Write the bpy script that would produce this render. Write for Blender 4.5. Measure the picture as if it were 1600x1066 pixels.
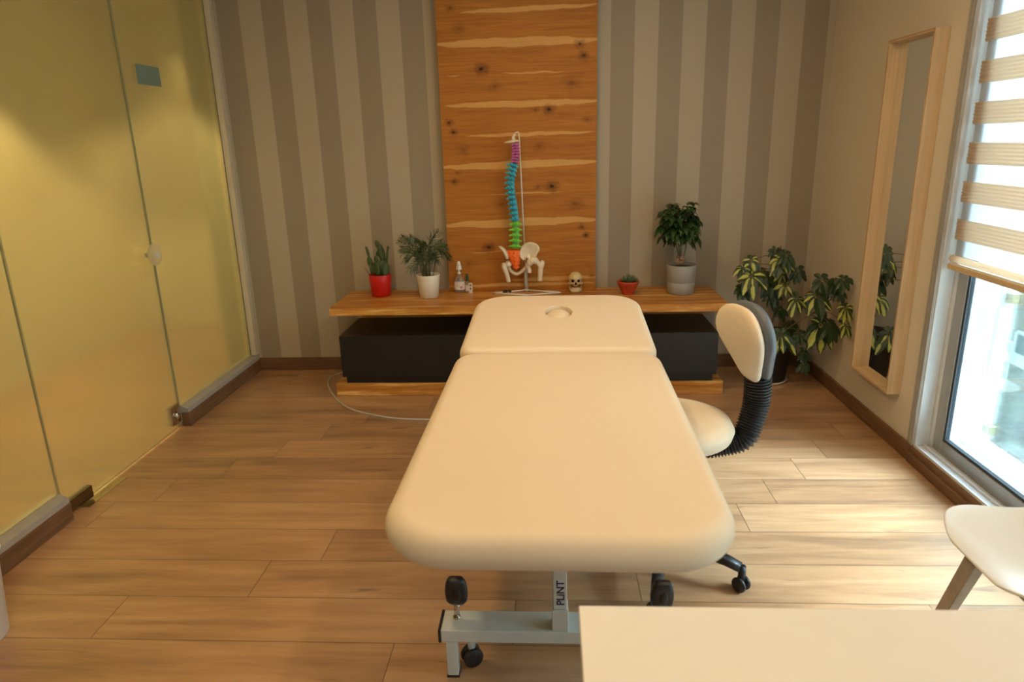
import bpy, bmesh, math, random
from mathutils import Vector, Matrix
random.seed(7)
PI = math.pi
C = bpy.context.scene.collection
for o in list(bpy.data.objects): bpy.data.objects.remove(o)

# ------------------------------------------------------------------ camera
YAW, PITCH, ROLL = (math.radians(a) for a in (-3.40978, 16.20228, 1.53936))
FPX, CAMH = 1074.93, 1.5
_f = Vector((math.sin(YAW)*math.cos(PITCH), math.cos(YAW)*math.cos(PITCH), -math.sin(PITCH)))
_r = Vector((math.cos(YAW), -math.sin(YAW), 0)); _d = _f.cross(_r)
RGT = math.cos(ROLL)*_r + math.sin(ROLL)*_d
DWN = -math.sin(ROLL)*_r + math.cos(ROLL)*_d
FWD = _f
cd = bpy.data.cameras.new('camera'); cam = bpy.data.objects.new('camera', cd); C.objects.link(cam)
cd.sensor_width = 36; cd.lens = FPX/1600*36; cd.clip_start = .02; cd.clip_end = 200
m3 = Matrix((RGT, -DWN, -FWD)).transposed()
cam.matrix_world = Matrix.Translation((0, 0, CAMH)) @ m3.to_4x4()
cd.dof.use_dof = True; cd.dof.focus_distance = 2.7; cd.dof.aperture_fstop = 3.2
bpy.context.scene.camera = cam

def ray(px, py): return RGT*(px-800) + DWN*(py-533) + FWD*FPX
def aty(px, py, Y): r = ray(px, py); return Vector((0, 0, CAMH)) + r*(Y/r.y)
def atx(px, py, X): r = ray(px, py); return Vector((0, 0, CAMH)) + r*(X/r.x)
def atz(px, py, Z): r = ray(px, py); return Vector((0, 0, CAMH)) + r*((Z-CAMH)/r.z)

# ------------------------------------------------------------------ light
S = bpy.context.scene
S.view_settings.view_transform = 'Standard'; S.view_settings.look = 'None'
S.view_settings.exposure = -0.13; S.view_settings.gamma = 1; S.view_settings.use_curve_mapping = False
W = bpy.data.worlds.new('sky'); S.world = W; W.use_nodes = True
bg = W.node_tree.nodes['Background']; bg.inputs[0].default_value = (0.80, 0.95, 1.0, 1); bg.inputs[1].default_value = 9.0

def area(name, loc, size, power, col, rot=(0, 0, 0), shape='DISK', spread=PI):
    l = bpy.data.lights.new(name, 'AREA'); l.shape = shape; l.size = size; l.energy = power; l.color = col; l.spread = spread
    o = bpy.data.objects.new(name, l); C.objects.link(o); o.location = loc; o.rotation_euler = rot
    return o
sl = bpy.data.lights.new('sun', 'SUN'); sl.energy = 84; sl.color = (.60, .73, 1.0); sl.angle = math.radians(38)
so = bpy.data.objects.new('sun', sl); C.objects.link(so); so.rotation_euler = Vector((-1.0, .42, -1.0)).to_track_quat('-Z', 'Y').to_euler()
WARM = (1.0, 0.69, 0.35)
for x, y, p in ((-.75, .6, 11.5), (.75, .6, 9.5), (-.75, 2.1, 14.5), (.75, 2.1, 11), (0, 3.2, 7)):
    area('ceiling_downlight', (x, y, 2.58), .18, p, WARM)
def spot(loc, power, col, ang):
    l = bpy.data.lights.new('hall_downlight', 'SPOT'); l.energy = power; l.color = col; l.spot_size = math.radians(ang); l.spot_blend = .25; l.shadow_soft_size = .04
    o = bpy.data.objects.new('hall_downlight', l); C.objects.link(o); o.location = loc
HALL = (1.0, .68, .30)
for x, y, p in ((-3.05, 1.6, 65), (-2.98, 3.95, 215), (-2.62, 5.62, 45)): spot((x, y, 2.5), p, HALL, 104)
pt = area('sky_portal', (2.06, 1.9, 1.2), 2.2, 1, (1, 1, 1), (0, PI/2, 0), 'RECTANGLE'); pt.data.size = 2.4; pt.data.size_y = 2.4
pt.data.cycles.is_portal = True
pt = area('sky_portal', (.4, -1.9, 1.4), 1.6, 1, (1, 1, 1), (PI/2, 0, 0), 'RECTANGLE'); pt.data.size = 1.2; pt.data.size_y = 1.0; pt.data.cycles.is_portal = True

# ------------------------------------------------------------------ materials
def new_mat(name):
    m = bpy.data.materials.new(name); m.use_nodes = True
    nt = m.node_tree; b = nt.nodes['Principled BSDF']
    return m, nt, b
def sset(b, **k):
    for n, v in k.items():
        n = n.replace('_', ' ')
        if n in b.inputs: b.inputs[n].default_value = v
def mat(name, col, rough=.5, metal=0, spec=.5, noise=0, nscale=20, bump=0, bscale=200, **k):
    m, nt, b = new_mat(name)
    b.inputs['Base Color'].default_value = (*col, 1); b.inputs['Roughness'].default_value = rough
    b.inputs['Metallic'].default_value = metal; b.inputs['Specular IOR Level'].default_value = spec
    sset(b, **k)
    tc = nt.nodes.new('ShaderNodeTexCoord')
    if noise:
        n = nt.nodes.new('ShaderNodeTexNoise'); n.inputs['Scale'].default_value = nscale; n.inputs['Detail'].default_value = 4
        nt.links.new(tc.outputs['Object'], n.inputs['Vector'])
        r = nt.nodes.new('ShaderNodeMapRange'); r.inputs[1].default_value = .3; r.inputs[2].default_value = .7
        r.inputs[3].default_value = 1-noise; r.inputs[4].default_value = 1+noise
        nt.links.new(n.outputs[0], r.inputs[0])
        v = nt.nodes.new('ShaderNodeVectorMath'); v.operation = 'SCALE'; v.inputs[0].default_value = col
        nt.links.new(r.outputs[0], v.inputs['Scale']); nt.links.new(v.outputs[0], b.inputs['Base Color'])
    if bump:
        n = nt.nodes.new('ShaderNodeTexNoise'); n.inputs['Scale'].default_value = bscale; n.inputs['Detail'].default_value = 3
        nt.links.new(tc.outputs['Object'], n.inputs['Vector'])
        bn = nt.nodes.new('ShaderNodeBump'); bn.inputs['Strength'].default_value = bump; bn.inputs['Distance'].default_value = .002
        nt.links.new(n.outputs[0], bn.inputs['Height']); nt.links.new(bn.outputs[0], b.inputs['Normal'])
    return m
class NG:                                   # small node-graph writer
    def __init__(s, nt): s.nt = nt
    def n(s, t, **k):
        x = s.nt.nodes.new(t)
        for a, v in k.items(): setattr(x, a, v)
        return x
    def put(s, x, i, v):
        if v is None: return
        if isinstance(v, bpy.types.NodeSocket): s.nt.links.new(v, x.inputs[i])
        else: x.inputs[i].default_value = v
    def m(s, op, a, b=None, c=None, clamp=False):
        x = s.n('ShaderNodeMath', operation=op, use_clamp=clamp)
        s.put(x, 0, a); s.put(x, 1, b); s.put(x, 2, c); return x.outputs[0]
    def xyz(s, v): x = s.n('ShaderNodeSeparateXYZ'); s.put(x, 0, v); return x.outputs
    def comb(s, a, b, c): x = s.n('ShaderNodeCombineXYZ'); s.put(x, 0, a); s.put(x, 1, b); s.put(x, 2, c); return x.outputs[0]
    def noise(s, v, scale, detail=4, rough=.5, dist=0):
        x = s.n('ShaderNodeTexNoise'); s.put(x, 'Vector', v); x.inputs['Scale'].default_value = scale
        x.inputs['Detail'].default_value = detail; x.inputs['Roughness'].default_value = rough; x.inputs['Distortion'].default_value = dist
        return x.outputs[0]
    def ramp(s, f, stops, interp='LINEAR'):
        x = s.n('ShaderNodeValToRGB'); s.put(x, 0, f); cr = x.color_ramp; cr.interpolation = interp
        while len(cr.elements) < len(stops): cr.elements.new(.5)
        for e, (p, c) in zip(cr.elements, stops): e.position = p; e.color = (*c, 1) if len(c) == 3 else c
        return x.outputs[0]
    def mix(s, f, a, b, blend='MIX'):
        x = s.n('ShaderNodeMix', data_type='RGBA', blend_type=blend)
        s.put(x, 0, f); 
        for i, v in ((6, a), (7, b)):
            if isinstance(v, tuple): v = (*v, 1)
            s.put(x, i, v)
        return x.outputs[2]
    def smooth(s, v, a, b, lo=0., hi=1.):
        x = s.n('ShaderNodeMapRange', interpolation_type='SMOOTHSTEP'); s.put(x, 0, v)
        for i, q in ((1, a), (2, b), (3, lo), (4, hi)): s.put(x, i, q)
        return x.outputs[0]

def wood_panel_mat():                       # veneer of wide horizontal boards: sap streaks and knots at their own places
    m, nt, b = new_mat('knotty_veneer'); g = NG(nt)
    tc = g.n('ShaderNodeTexCoord'); X, Y, Z = g.xyz(tc.outputs['Object'])
    big = g.noise(g.comb(g.m('MULTIPLY', X, 1.3), 0, g.m('MULTIPLY', Z, 5)), 1.4, 5, .6)
    zz = g.m('ADD', Z, g.m('MULTIPLY', g.m('SUBTRACT', big, .5), .05))
    grain = g.noise(g.comb(g.m('MULTIPLY', X, 2.2), 0, g.m('MULTIPLY', zz, 60)), 1.6, 6, .65)
    fine = g.noise(g.comb(g.m('MULTIPLY', X, 9), 0, g.m('MULTIPLY', zz, 260)), 1.0, 3, .6)
    ring = g.noise(g.comb(g.m('MULTIPLY', X, .9), 3., g.m('MULTIPLY', zz, 16)), 1.0, 3, .6)
    v = g.m('ADD', g.m('MULTIPLY', grain, .5), g.m('ADD', g.m('MULTIPLY', fine, .15), g.m('MULTIPLY', ring, .35)))
    col = g.ramp(v, [(.33, (.28, .100, .016)), (.47, (.40, .150, .024)), (.58, (.49, .200, .034)), (.72, (.58, .26, .05))])
    # sap streaks: centre z, half thickness, x of the widest point, half length, skew
    for (zc, th, xc, hl, sk) in SAPS:
        th *= 1.35
        t = g.m('DIVIDE', g.m('SUBTRACT', X, xc), hl)
        w = g.m('MULTIPLY', g.m('SQRT', g.m('MAXIMUM', g.m('SUBTRACT', 1., g.m('MULTIPLY', t, t)), 0.)), th)
        zc2 = g.m('ADD', g.m('MULTIPLY', g.m('SUBTRACT', X, xc), sk), zc)
        wav = g.m('MULTIPLY', g.m('SUBTRACT', g.noise(g.comb(g.m('MULTIPLY', X, 5.), zc, 0), 1.5, 3), .5), .03)
        d = g.m('ABSOLUTE', g.m('SUBTRACT', g.m('ADD', Z, wav), zc2))
        k = g.smooth(g.m('SUBTRACT', w, d), -.001, .006)
        col = g.mix(g.m('MULTIPLY', k, .8), col, g.mix(grain, (.60, .32, .09), (.78, .47, .17)))
    for (kx, kz, r, dk) in KNOTS:
        dx = g.m('MULTIPLY', g.m('SUBTRACT', X, kx), .75); dz = g.m('SUBTRACT', Z, kz)
        n = g.noise(tc.outputs['Object'], 28, 3)
        d = g.m('MULTIPLY', g.m('SQRT', g.m('ADD', g.m('MULTIPLY', dx, dx), g.m('MULTIPLY', dz, dz))), g.m('ADD', g.m('MULTIPLY', n, 1.6), .2))
        halo = g.smooth(d, r*.6, r*2.6, .55*dk+.1, 0.); core = g.smooth(d, r*.25, r*.75, dk, 0.)
        col = g.mix(halo, col, (.13, .045, .012)); col = g.mix(core, col, (.022, .012, .007))
    nt.links.new(col, b.inputs['Base Color']); b.inputs['Roughness'].default_value = .5; b.inputs['Specular IOR Level'].default_value = .22
    bn = g.n('ShaderNodeBump'); bn.inputs['Strength'].default_value = .12; bn.inputs['Distance'].default_value = .002
    nt.links.new(v, bn.inputs['Height']); nt.links.new(bn.outputs[0], b.inputs['Normal'])
    return m
def plank_mat(name, cols, gx=1.5, gz=14., axis='Y', rough=.4, knots=()):
    m, nt, b = new_mat(name); g = NG(nt)
    tc = g.n('ShaderNodeTexCoord'); X, Y, Z = g.xyz(tc.outputs['Object'])
    A = {'Y': g.m('ADD', Y, Z), 'Z': Z}[axis]; L = X
    if name.startswith('skirting'): L = g.m('ADD', X, Y); A = Z
    if name.startswith('pale'): L = g.m('ADD', Z, Y); A = g.m('ADD', X, g.m('MULTIPLY', Y, .5))
    n1 = g.noise(g.comb(g.m('MULTIPLY', L, gx), 0, g.m('MULTIPLY', A, gz)), 1.5, 6, .62, .3)
    n2 = g.noise(g.comb(g.m('MULTIPLY', L, gx*5), 0, g.m('MULTIPLY', A, gz*9)), 1.3, 3, .6)
    v = g.m('ADD', g.m('MULTIPLY', n1, .8), g.m('MULTIPLY', n2, .2))
    col = g.ramp(v, cols)
    for (kx, ky, r) in knots:
        dx = g.m('MULTIPLY', g.m('SUBTRACT', X, kx), .6); dy = g.m('SUBTRACT', Y, ky)
        d = g.m('SQRT', g.m('ADD', g.m('MULTIPLY', dx, dx), g.m('MULTIPLY', dy, dy)))
        d = g.m('MULTIPLY', d, g.m('ADD', n1, .5))
        col = g.mix(g.smooth(d, r*.3, r*2, .75, 0.), col, (.07, .028, .01))
    nt.links.new(col, b.inputs['Base Color']); b.inputs['Roughness'].default_value = rough; b.inputs['Specular IOR Level'].default_value = .3
    return m
def floor_mat():
    m, nt, b = new_mat('oak_laminate'); g = NG(nt)
    uv = g.n('ShaderNodeUVMap', uv_map='plank'); U, V, _ = g.xyz(uv.outputs[0])
    ed = g.n('ShaderNodeUVMap', uv_map='edge'); EU, EV, _ = g.xyz(ed.outputs[0])
    at = g.n('ShaderNodeAttribute', attribute_name='tone', attribute_type='GEOMETRY'); tone = at.outputs['Fac']
    big = g.noise(g.comb(g.m('MULTIPLY', U, 1.2), g.m('MULTIPLY', V, 9), 0), 1.3, 5, .6, .4)
    str_ = g.noise(g.comb(g.m('MULTIPLY', U, .8), g.m('MULTIPLY', V, 22), 5.), 1.2, 4, .55)
    fine = g.noise(g.comb(g.m('MULTIPLY', U, 8), g.m('MULTIPLY', V, 220), 0), 1, 3, .6)
    v = g.m('ADD', g.m('MULTIPLY', big, .62), g.m('ADD', g.m('MULTIPLY', str_, .22), g.m('MULTIPLY', fine, .16)))
    v = g.m('ADD', v, g.m('MULTIPLY', g.m('SUBTRACT', tone, .5), .12))
    col = g.ramp(v, [(.33, (.22, .127, .068)), (.43, (.35, .190, .092)), (.53, (.45, .253, .125)), (.66, (.56, .335, .175))])
    spot = g.noise(g.comb(g.m('MULTIPLY', U, 3.2), g.m('MULTIPLY', V, 20), 9.), 1, 3, .5, .8)
    col = g.mix(g.smooth(spot, .66, .76, 0., .6), col, (.115, .075, .05))
    e1 = g.smooth(EV, .0008, .0026, 1., 0.); e2 = g.smooth(EU, .0008, .0026, 1., 0.)
    e = g.m('MAXIMUM', e1, e2)
    col = g.mix(g.m('MULTIPLY', e, .75), col, (.06, .038, .02))
    nt.links.new(col, b.inputs['Base Color'])
    nt.links.new(g.smooth(v, .3, .7, .34, .44), b.inputs['Roughness']); b.inputs['Specular IOR Level'].default_value = .55; b.inputs['Coat Weight'].default_value = .8; b.inputs['Coat Roughness'].default_value = .32
    bn = g.n('ShaderNodeBump'); bn.inputs['Strength'].default_value = .3; bn.inputs['Distance'].default_value = .0015
    nt.links.new(g.m('SUBTRACT', g.m('MULTIPLY', fine, .2), e), bn.inputs['Height']); nt.links.new(bn.outputs[0], b.inputs['Normal'])
    return m
def wallpaper_mat():
    m, nt, b = new_mat('striped_wallpaper'); g = NG(nt)
    tc = g.n('ShaderNodeTexCoord'); X, Y, Z = g.xyz(tc.outputs['Object'])
    sh = g.m('MULTIPLY', g.m('GREATER_THAN', X, -.2), .14125)
    t = g.m('MODULO', g.m('ADD', g.m('SUBTRACT', X, sh), 1.885+28.25), .2825)
    k = g.m('SUBTRACT', g.smooth(t, .0, .0015), g.smooth(t, .14125, .1428))
    n = g.noise(tc.outputs['Object'], 350, 2); weave = g.noise(g.comb(g.m('MULTIPLY', X, 40), 0, g.m('MULTIPLY', Z, 900)), 1, 2)
    col = g.mix(k, (.315, .262, .190), (.46, .395, .295))
    col = g.mix(.10, col, g.mix(weave, (.2, .18, .14), (.46, .42, .34)))
    nt.links.new(col, b.inputs['Base Color']); b.inputs['Roughness'].default_value = .62
    bn = g.n('ShaderNodeBump'); bn.inputs['Strength'].default_value = .15; bn.inputs['Distance'].default_value = .001
    nt.links.new(g.m('ADD', n, weave), bn.inputs['Height']); nt.links.new(bn.outputs[0], b.inputs['Normal'])
    return m
def thin_glass(name, tint, refl=.12, rough=0.0):
    m, nt, b = new_mat(name); nt.nodes.remove(b); g = NG(nt); out = nt.nodes['Material Output']
    t = g.n('ShaderNodeBsdfTransparent'); t.inputs[0].default_value = (*tint, 1)
    gl = g.n('ShaderNodeBsdfGlossy'); gl.inputs['Roughness'].default_value = rough
    lw = g.n('ShaderNodeLayerWeight'); lw.inputs[0].default_value = .35
    f = g.m('ADD', g.m('MULTIPLY', lw.outputs['Fresnel'], refl*2), .02, clamp=True)
    mx = g.n('ShaderNodeMixShader'); nt.links.new(f, mx.inputs[0]); nt.links.new(t.outputs[0], mx.inputs[1]); nt.links.new(gl.outputs[0], mx.inputs[2])
    nt.links.new(mx.outputs[0], out.inputs[0]); return m
def frosted_mat():
    m, nt, b = new_mat('frosted_glass'); nt.nodes.remove(b); g = NG(nt); out = nt.nodes['Material Output']
    rf = g.n('ShaderNodeBsdfRefraction'); rf.inputs['Color'].default_value = (.92, .93, .76, 1); rf.inputs['Roughness'].default_value = .27; rf.inputs['IOR'].default_value = 1.12
    tl = g.n('ShaderNodeBsdfTranslucent'); tl.inputs['Color'].default_value = (.88, .88, .70, 1)
    df = g.n('ShaderNodeBsdfDiffuse'); df.inputs['Color'].default_value = (.50, .50, .38, 1)
    gl = g.n('ShaderNodeBsdfGlossy'); gl.inputs['Roughness'].default_value = .13; gl.inputs['Color'].default_value = (.9, .9, .8, 1)
    a = g.n('ShaderNodeMixShader'); a.inputs[0].default_value = .16; nt.links.new(rf.outputs[0], a.inputs[1]); nt.links.new(tl.outputs[0], a.inputs[2])
    c = g.n('ShaderNodeMixShader'); c.inputs[0].default_value = .13; nt.links.new(a.outputs[0], c.inputs[1]); nt.links.new(df.outputs[0], c.inputs[2])
    lw = g.n('ShaderNodeFresnel'); lw.inputs[0].default_value = 1.3
    e = g.n('ShaderNodeMixShader'); nt.links.new(g.m('MULTIPLY', lw.outputs[0], .5), e.inputs[0]); nt.links.new(c.outputs[0], e.inputs[1]); nt.links.new(gl.outputs[0], e.inputs[2])
    nt.links.new(e.outputs[0], out.inputs[0]); return m
def fabric_mat(name, col, transl, transp, alpha_noise=0):
    m, nt, b = new_mat(name); nt.nodes.remove(b); g = NG(nt); out = nt.nodes['Material Output']
    d = g.n('ShaderNodeBsdfDiffuse'); d.inputs[0].default_value = (*col, 1)
    t = g.n('ShaderNodeBsdfTranslucent'); t.inputs[0].default_value = (*col, 1)
    p = g.n('ShaderNodeBsdfTransparent')
    a = g.n('ShaderNodeMixShader'); a.inputs[0].default_value = transl; nt.links.new(d.outputs[0], a.inputs[1]); nt.links.new(t.outputs[0], a.inputs[2])
    c = g.n('ShaderNodeMixShader'); c.inputs[0].default_value = transp; nt.links.new(a.outputs[0], c.inputs[1]); nt.links.new(p.outputs[0], c.inputs[2])
    nt.links.new(c.outputs[0], out.inputs[0]); return m
def leaf_mat(name, dark, mid, yellow=None, thr=.5, sat=.0):
    m, nt, b = new_mat(name); g = NG(nt)
    uv = g.n('ShaderNodeUVMap', uv_map='leaf'); U, V, _ = g.xyz(uv.outputs[0])
    tc = g.n('ShaderNodeTexCoord')
    n = g.noise(tc.outputs['Object'], 45, 3)
    col = g.mix(n, dark, mid)
    c = g.m('ABSOLUTE', g.m('SUBTRACT', U, .5))
    col = g.mix(g.smooth(c, .0, .06, .45, 0.), col, tuple(min(1, q*1.8) for q in mid))
    if yellow:
        n2 = g.noise(tc.outputs['Object'], 11, 2)
        edge = g.m('ADD', g.m('MULTIPLY', c, 1.3), g.m('MULTIPLY', g.m('SUBTRACT', n2, .5), 1.5))
        k = g.smooth(edge, thr-.07, thr+.03, 1., 0.)
        k = g.m('MULTIPLY', k, g.smooth(V, .03, .12)); 
        col = g.mix(k, col, yellow)
    nt.links.new(col, b.inputs['Base Color']); b.inputs['Roughness'].default_value = .38
    return m

# panel features (world x, world z)
def pz(px, py, Y=4.44): v = aty(px, py, Y); return v.x, v.z
SAPS = []
for (x0, y0, x1, y1, th) in ((722, 20, 930, 8, .012), (684, 70, 932, 62, .021), (700, 120, 720, 118, .004), (785, 115, 880, 112, .006), (700, 166, 935, 158, .016),
                             (732, 213, 925, 206, .010), (692, 262, 932, 252, .019), (765, 303, 880, 300, .005), (698, 352, 932, 342, .021), (800, 437, 934, 432, .012), (700, 447, 930, 441, .010),
                             (730, 395, 800, 392, .004)):
    a = pz(x0, y0); c = pz(x1, y1)
    SAPS.append(((a[1]+c[1])/2, th, (a[0]+c[0])/2, abs(c[0]-a[0])/2*1.05, (c[1]-a[1])/(c[0]-a[0])))
KNOTS = []
for (px, py, r, dk) in ((752, 108, .020, .95), (774, 135, .020, .25), (704, 13, .012, .6), (718, 45, .02, .25), (906, 69, .014, .8), (912, 87, .015, .75), (893, 130, .026, .3),
                        (858, 171, .017, .95), (837, 172, .012, .4), (702, 192, .012, .85), (709, 207, .012, .85), (917, 187, .015, .3), (724, 235, .022, .25), (843, 228, .020, .3),
                        (710, 284, .012, .7), (715, 270, .008, .5), (862, 291, .019, .95), (841, 292, .012, .4), (784, 320, .02, .3), (899, 318, .024, .3), (764, 386, .018, .9), (909, 354, .012, .6),
                        (915, 367, .011, .9), (733, 412, .02, .25), (715, 438, .008, .5), (924, 430, .008, .7)):
    x, z = pz(px, py); KNOTS.append((x, z, r, dk))

M = {}
M['panel'] = wood_panel_mat()
SHC = [(.38, (.34, .120, .020)), (.46, (.48, .19, .034)), (.53, (.56, .25, .05)), (.60, (.80, .48, .15))]
kn = [atz(545, 475, .56), atz(700, 475, .56), atz(1095, 455, .56), atz(640, 484, .56)]
M['shelf'] = plank_mat('shelf_wood', SHC, 1.1, 15, 'Y', .33, [(p.x, p.y, .012) for p in kn])
M['skirting'] = plank_mat('skirting_wood', [(.3, (.10, .052, .026)), (.5, (.17, .09, .045)), (.7, (.24, .135, .07))], 2.5, 50, 'Z', .45)
M['pale'] = plank_mat('pale_wood', [(.3, (.50, .34, .19)), (.5, (.58, .41, .24)), (.7, (.64, .47, .28))], 2, 40, 'Z', .45)
M['paleedge'] = plank_mat('pale_wood_edge', [(.3, (.36, .20, .10)), (.6, (.46, .28, .14))], 2, 40, 'Z', .5)
M['floor'] = floor_mat(); M['paper'] = wallpaper_mat()
M['wall'] = mat('greige_paint', (.64, .57, .47), .75, bump=.15, bscale=120)
M['cream'] = mat('cream_paint', (.72, .68, .52), .8, bump=.1, bscale=120)
M['ceil'] = mat('ceiling_paint', (.70, .67, .60), .85, bump=.1)
M['frost'] = frosted_mat()
M['edgeglass'] = mat('glass_edge', (.30, .34, .22), .2)
M['alu'] = mat('grey_aluminium', (.42, .42, .41), .42, .6, noise=.05)
M['alul'] = mat('pale_aluminium', (.66, .67, .68), .4, .35, noise=.04)
M['alud'] = mat('dark_gasket', (.03, .035, .04), .6, bump=.1)
M['greytrim'] = mat('grey_trim', (.40, .385, .36), .45, .2, noise=.05)
M['chrome'] = mat('polished_metal', (.58, .54, .47), .12, 1, noise=.03)
M['steel'] = mat('brushed_steel', (.62, .55, .38), .30, 1, noise=.08)
M['vinyl'] = mat('cream_vinyl', (.74, .625, .475), .46, spec=.35, noise=.015, nscale=3, bump=.10, bscale=700)
M['black'] = mat('black_lacquer', (.010, .010, .010), .38, noise=.1)
M['blackplastic'] = mat('black_plastic', (.014, .015, .017), .38, bump=.15, bscale=400)
M['greyplastic'] = mat('grey_plastic', (.115, .135, .165), .36, bump=.1, bscale=300)
M['painted'] = mat('light_grey_powder_coat', (.56, .59, .58), .42, noise=.03, bump=.05)
M['desk'] = mat('cream_laminate', (.78, .77, .74), .42, noise=.01)
M['shell'] = mat('white_shell_plastic', (.78, .77, .74), .42, noise=.015, nscale=4)
M['greywood'] = mat('grey_brown_wood', (.34, .27, .20), .5, noise=.12, nscale=30)
M['white'] = mat('white_plastic', (.80, .80, .78), .4, noise=.02)
M['extwhite'] = mat('exterior_white_paint', (.80, .86, .86), .7, noise=.02)
M['redpot'] = mat('red_plastic', (.56, .010, .008), .4, noise=.05)
M['whitepot'] = mat('white_ceramic', (.76, .72, .62), .32, noise=.02)
M['greypot'] = mat('grey_ceramic', (.34, .34, .32), .55, noise=.04, bump=.1)
M['clay'] = mat('terracotta_glaze', (.46, .055, .018), .45, noise=.12)
M['blackpot'] = mat('black_pot_plastic', (.012, .012, .012), .5, noise=.1)
M['soil'] = mat('potting_soil', (.035, .022, .014), .95, noise=.4, nscale=90, bump=1, bscale=150)
M['cactus'] = mat('cactus_skin', (.055, .095, .030), .55, noise=.35, nscale=60, bump=.5, bscale=250)
M['spine_needle'] = mat('cactus_dry_tip', (.20, .15, .07), .6, noise=.1)
M['palm'] = leaf_mat('palm_leaf', (.020, .045, .014), (.045, .085, .025))
M['tree'] = leaf_mat('glossy_leaf', (.010, .035, .008), (.025, .075, .014))
M['scheff'] = leaf_mat('variegated_leaf', (.012, .030, .009), (.03, .065, .014), (.46, .46, .10), .25)
M['scheffd'] = leaf_mat('dark_leaf', (.012, .030, .009), (.028, .06, .014))
M['succ'] = leaf_mat('succulent_leaf', (.05, .085, .04), (.12, .16, .08))
M['stem'] = mat('green_stem', (.06, .07, .022), .6, noise=.2)
M['bark'] = mat('brown_stem', (.13, .085, .04), .7, noise=.2, nscale=60)
M['seed'] = mat('brown_seed_husk', (.36, .20, .12), .6, noise=.3, nscale=70)
M['bone'] = mat('bone_plastic', (.80, .73, .58), .45, noise=.06, nscale=30)
M['skull'] = mat('skull_plastic', (.66, .55, .30), .5, noise=.08, nscale=40)
M['socket'] = mat('dark_socket', (.012, .008, .005), .9, noise=.1)
M['purple'] = mat('purple_plastic', (.52, .13, .40), .42, noise=.1)
M['blue'] = mat('blue_plastic', (.04, .50, .74), .42, noise=.1)
M['green'] = mat('green_plastic', (.20, .70, .07), .42, noise=.1)
M['orange'] = mat('orange_plastic', (.90, .16, .015), .42, noise=.1)
M['disc'] = mat('disc_plastic', (.25, .30, .30), .5, noise=.1)
M['cable'] = mat('grey_cable', (.50, .48, .42), .5, noise=.05)
M['sticker'] = mat('grey_green_sticker', (.17, .25, .21), .6, noise=.03)
M['ink'] = mat('dark_blue_ink', (.012, .014, .07), .5, noise=.05)
M['liquid'] = fabric_mat('clear_plastic', (.72, .68, .60), .5, .55)
M['label'] = mat('pale_label', (.72, .66, .62), .5, noise=.15, nscale=60)
M['pink'] = mat('pink_print', (.62, .25, .35), .5, noise=.1)
M['bluep'] = mat('blue_print', (.05, .14, .40), .5, noise=.1)
M['yellowp'] = mat('yellow_print', (.6, .5, .10), .5, noise=.1)
M['greencap'] = mat('dark_green_cap', (.03, .075, .04), .4, noise=.1)
M['winglass'] = thin_glass('window_glass', (.95, .97, .96), .25)
M['outglass'] = thin_glass('green_tinted_glass', (.86, .93, .90), .3)
M['acrylic'] = fabric_mat('clear_acrylic', (.85, .80, .62), .5, .55)
M['mirror'] = mat('silvered_mirror', (.90, .91, .88), .01, 1, noise=.002)
M['blindband'] = fabric_mat('beige_pleated_fabric', (.97, .82, .66), .6, .0)
M['sheer'] = fabric_mat('sheer_fabric', (.86, .88, .88), .6, .26)
M['rail'] = mat('beige_rail', (.60, .44, .26), .45, noise=.03)
M['facade'] = mat('pale_yellow_render', (.200, .175, .115), .9, noise=.05, nscale=2)
M['extglass'] = mat('grey_window_glass', (.05, .08, .08), .2, noise=.2, nscale=1)
M['foliage'] = mat('tree_foliage', (.040, .070, .022), .8, noise=.5, nscale=3)
M['ground'] = mat('yard_paving', (.06, .065, .055), .9, noise=.2, nscale=1)

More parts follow.
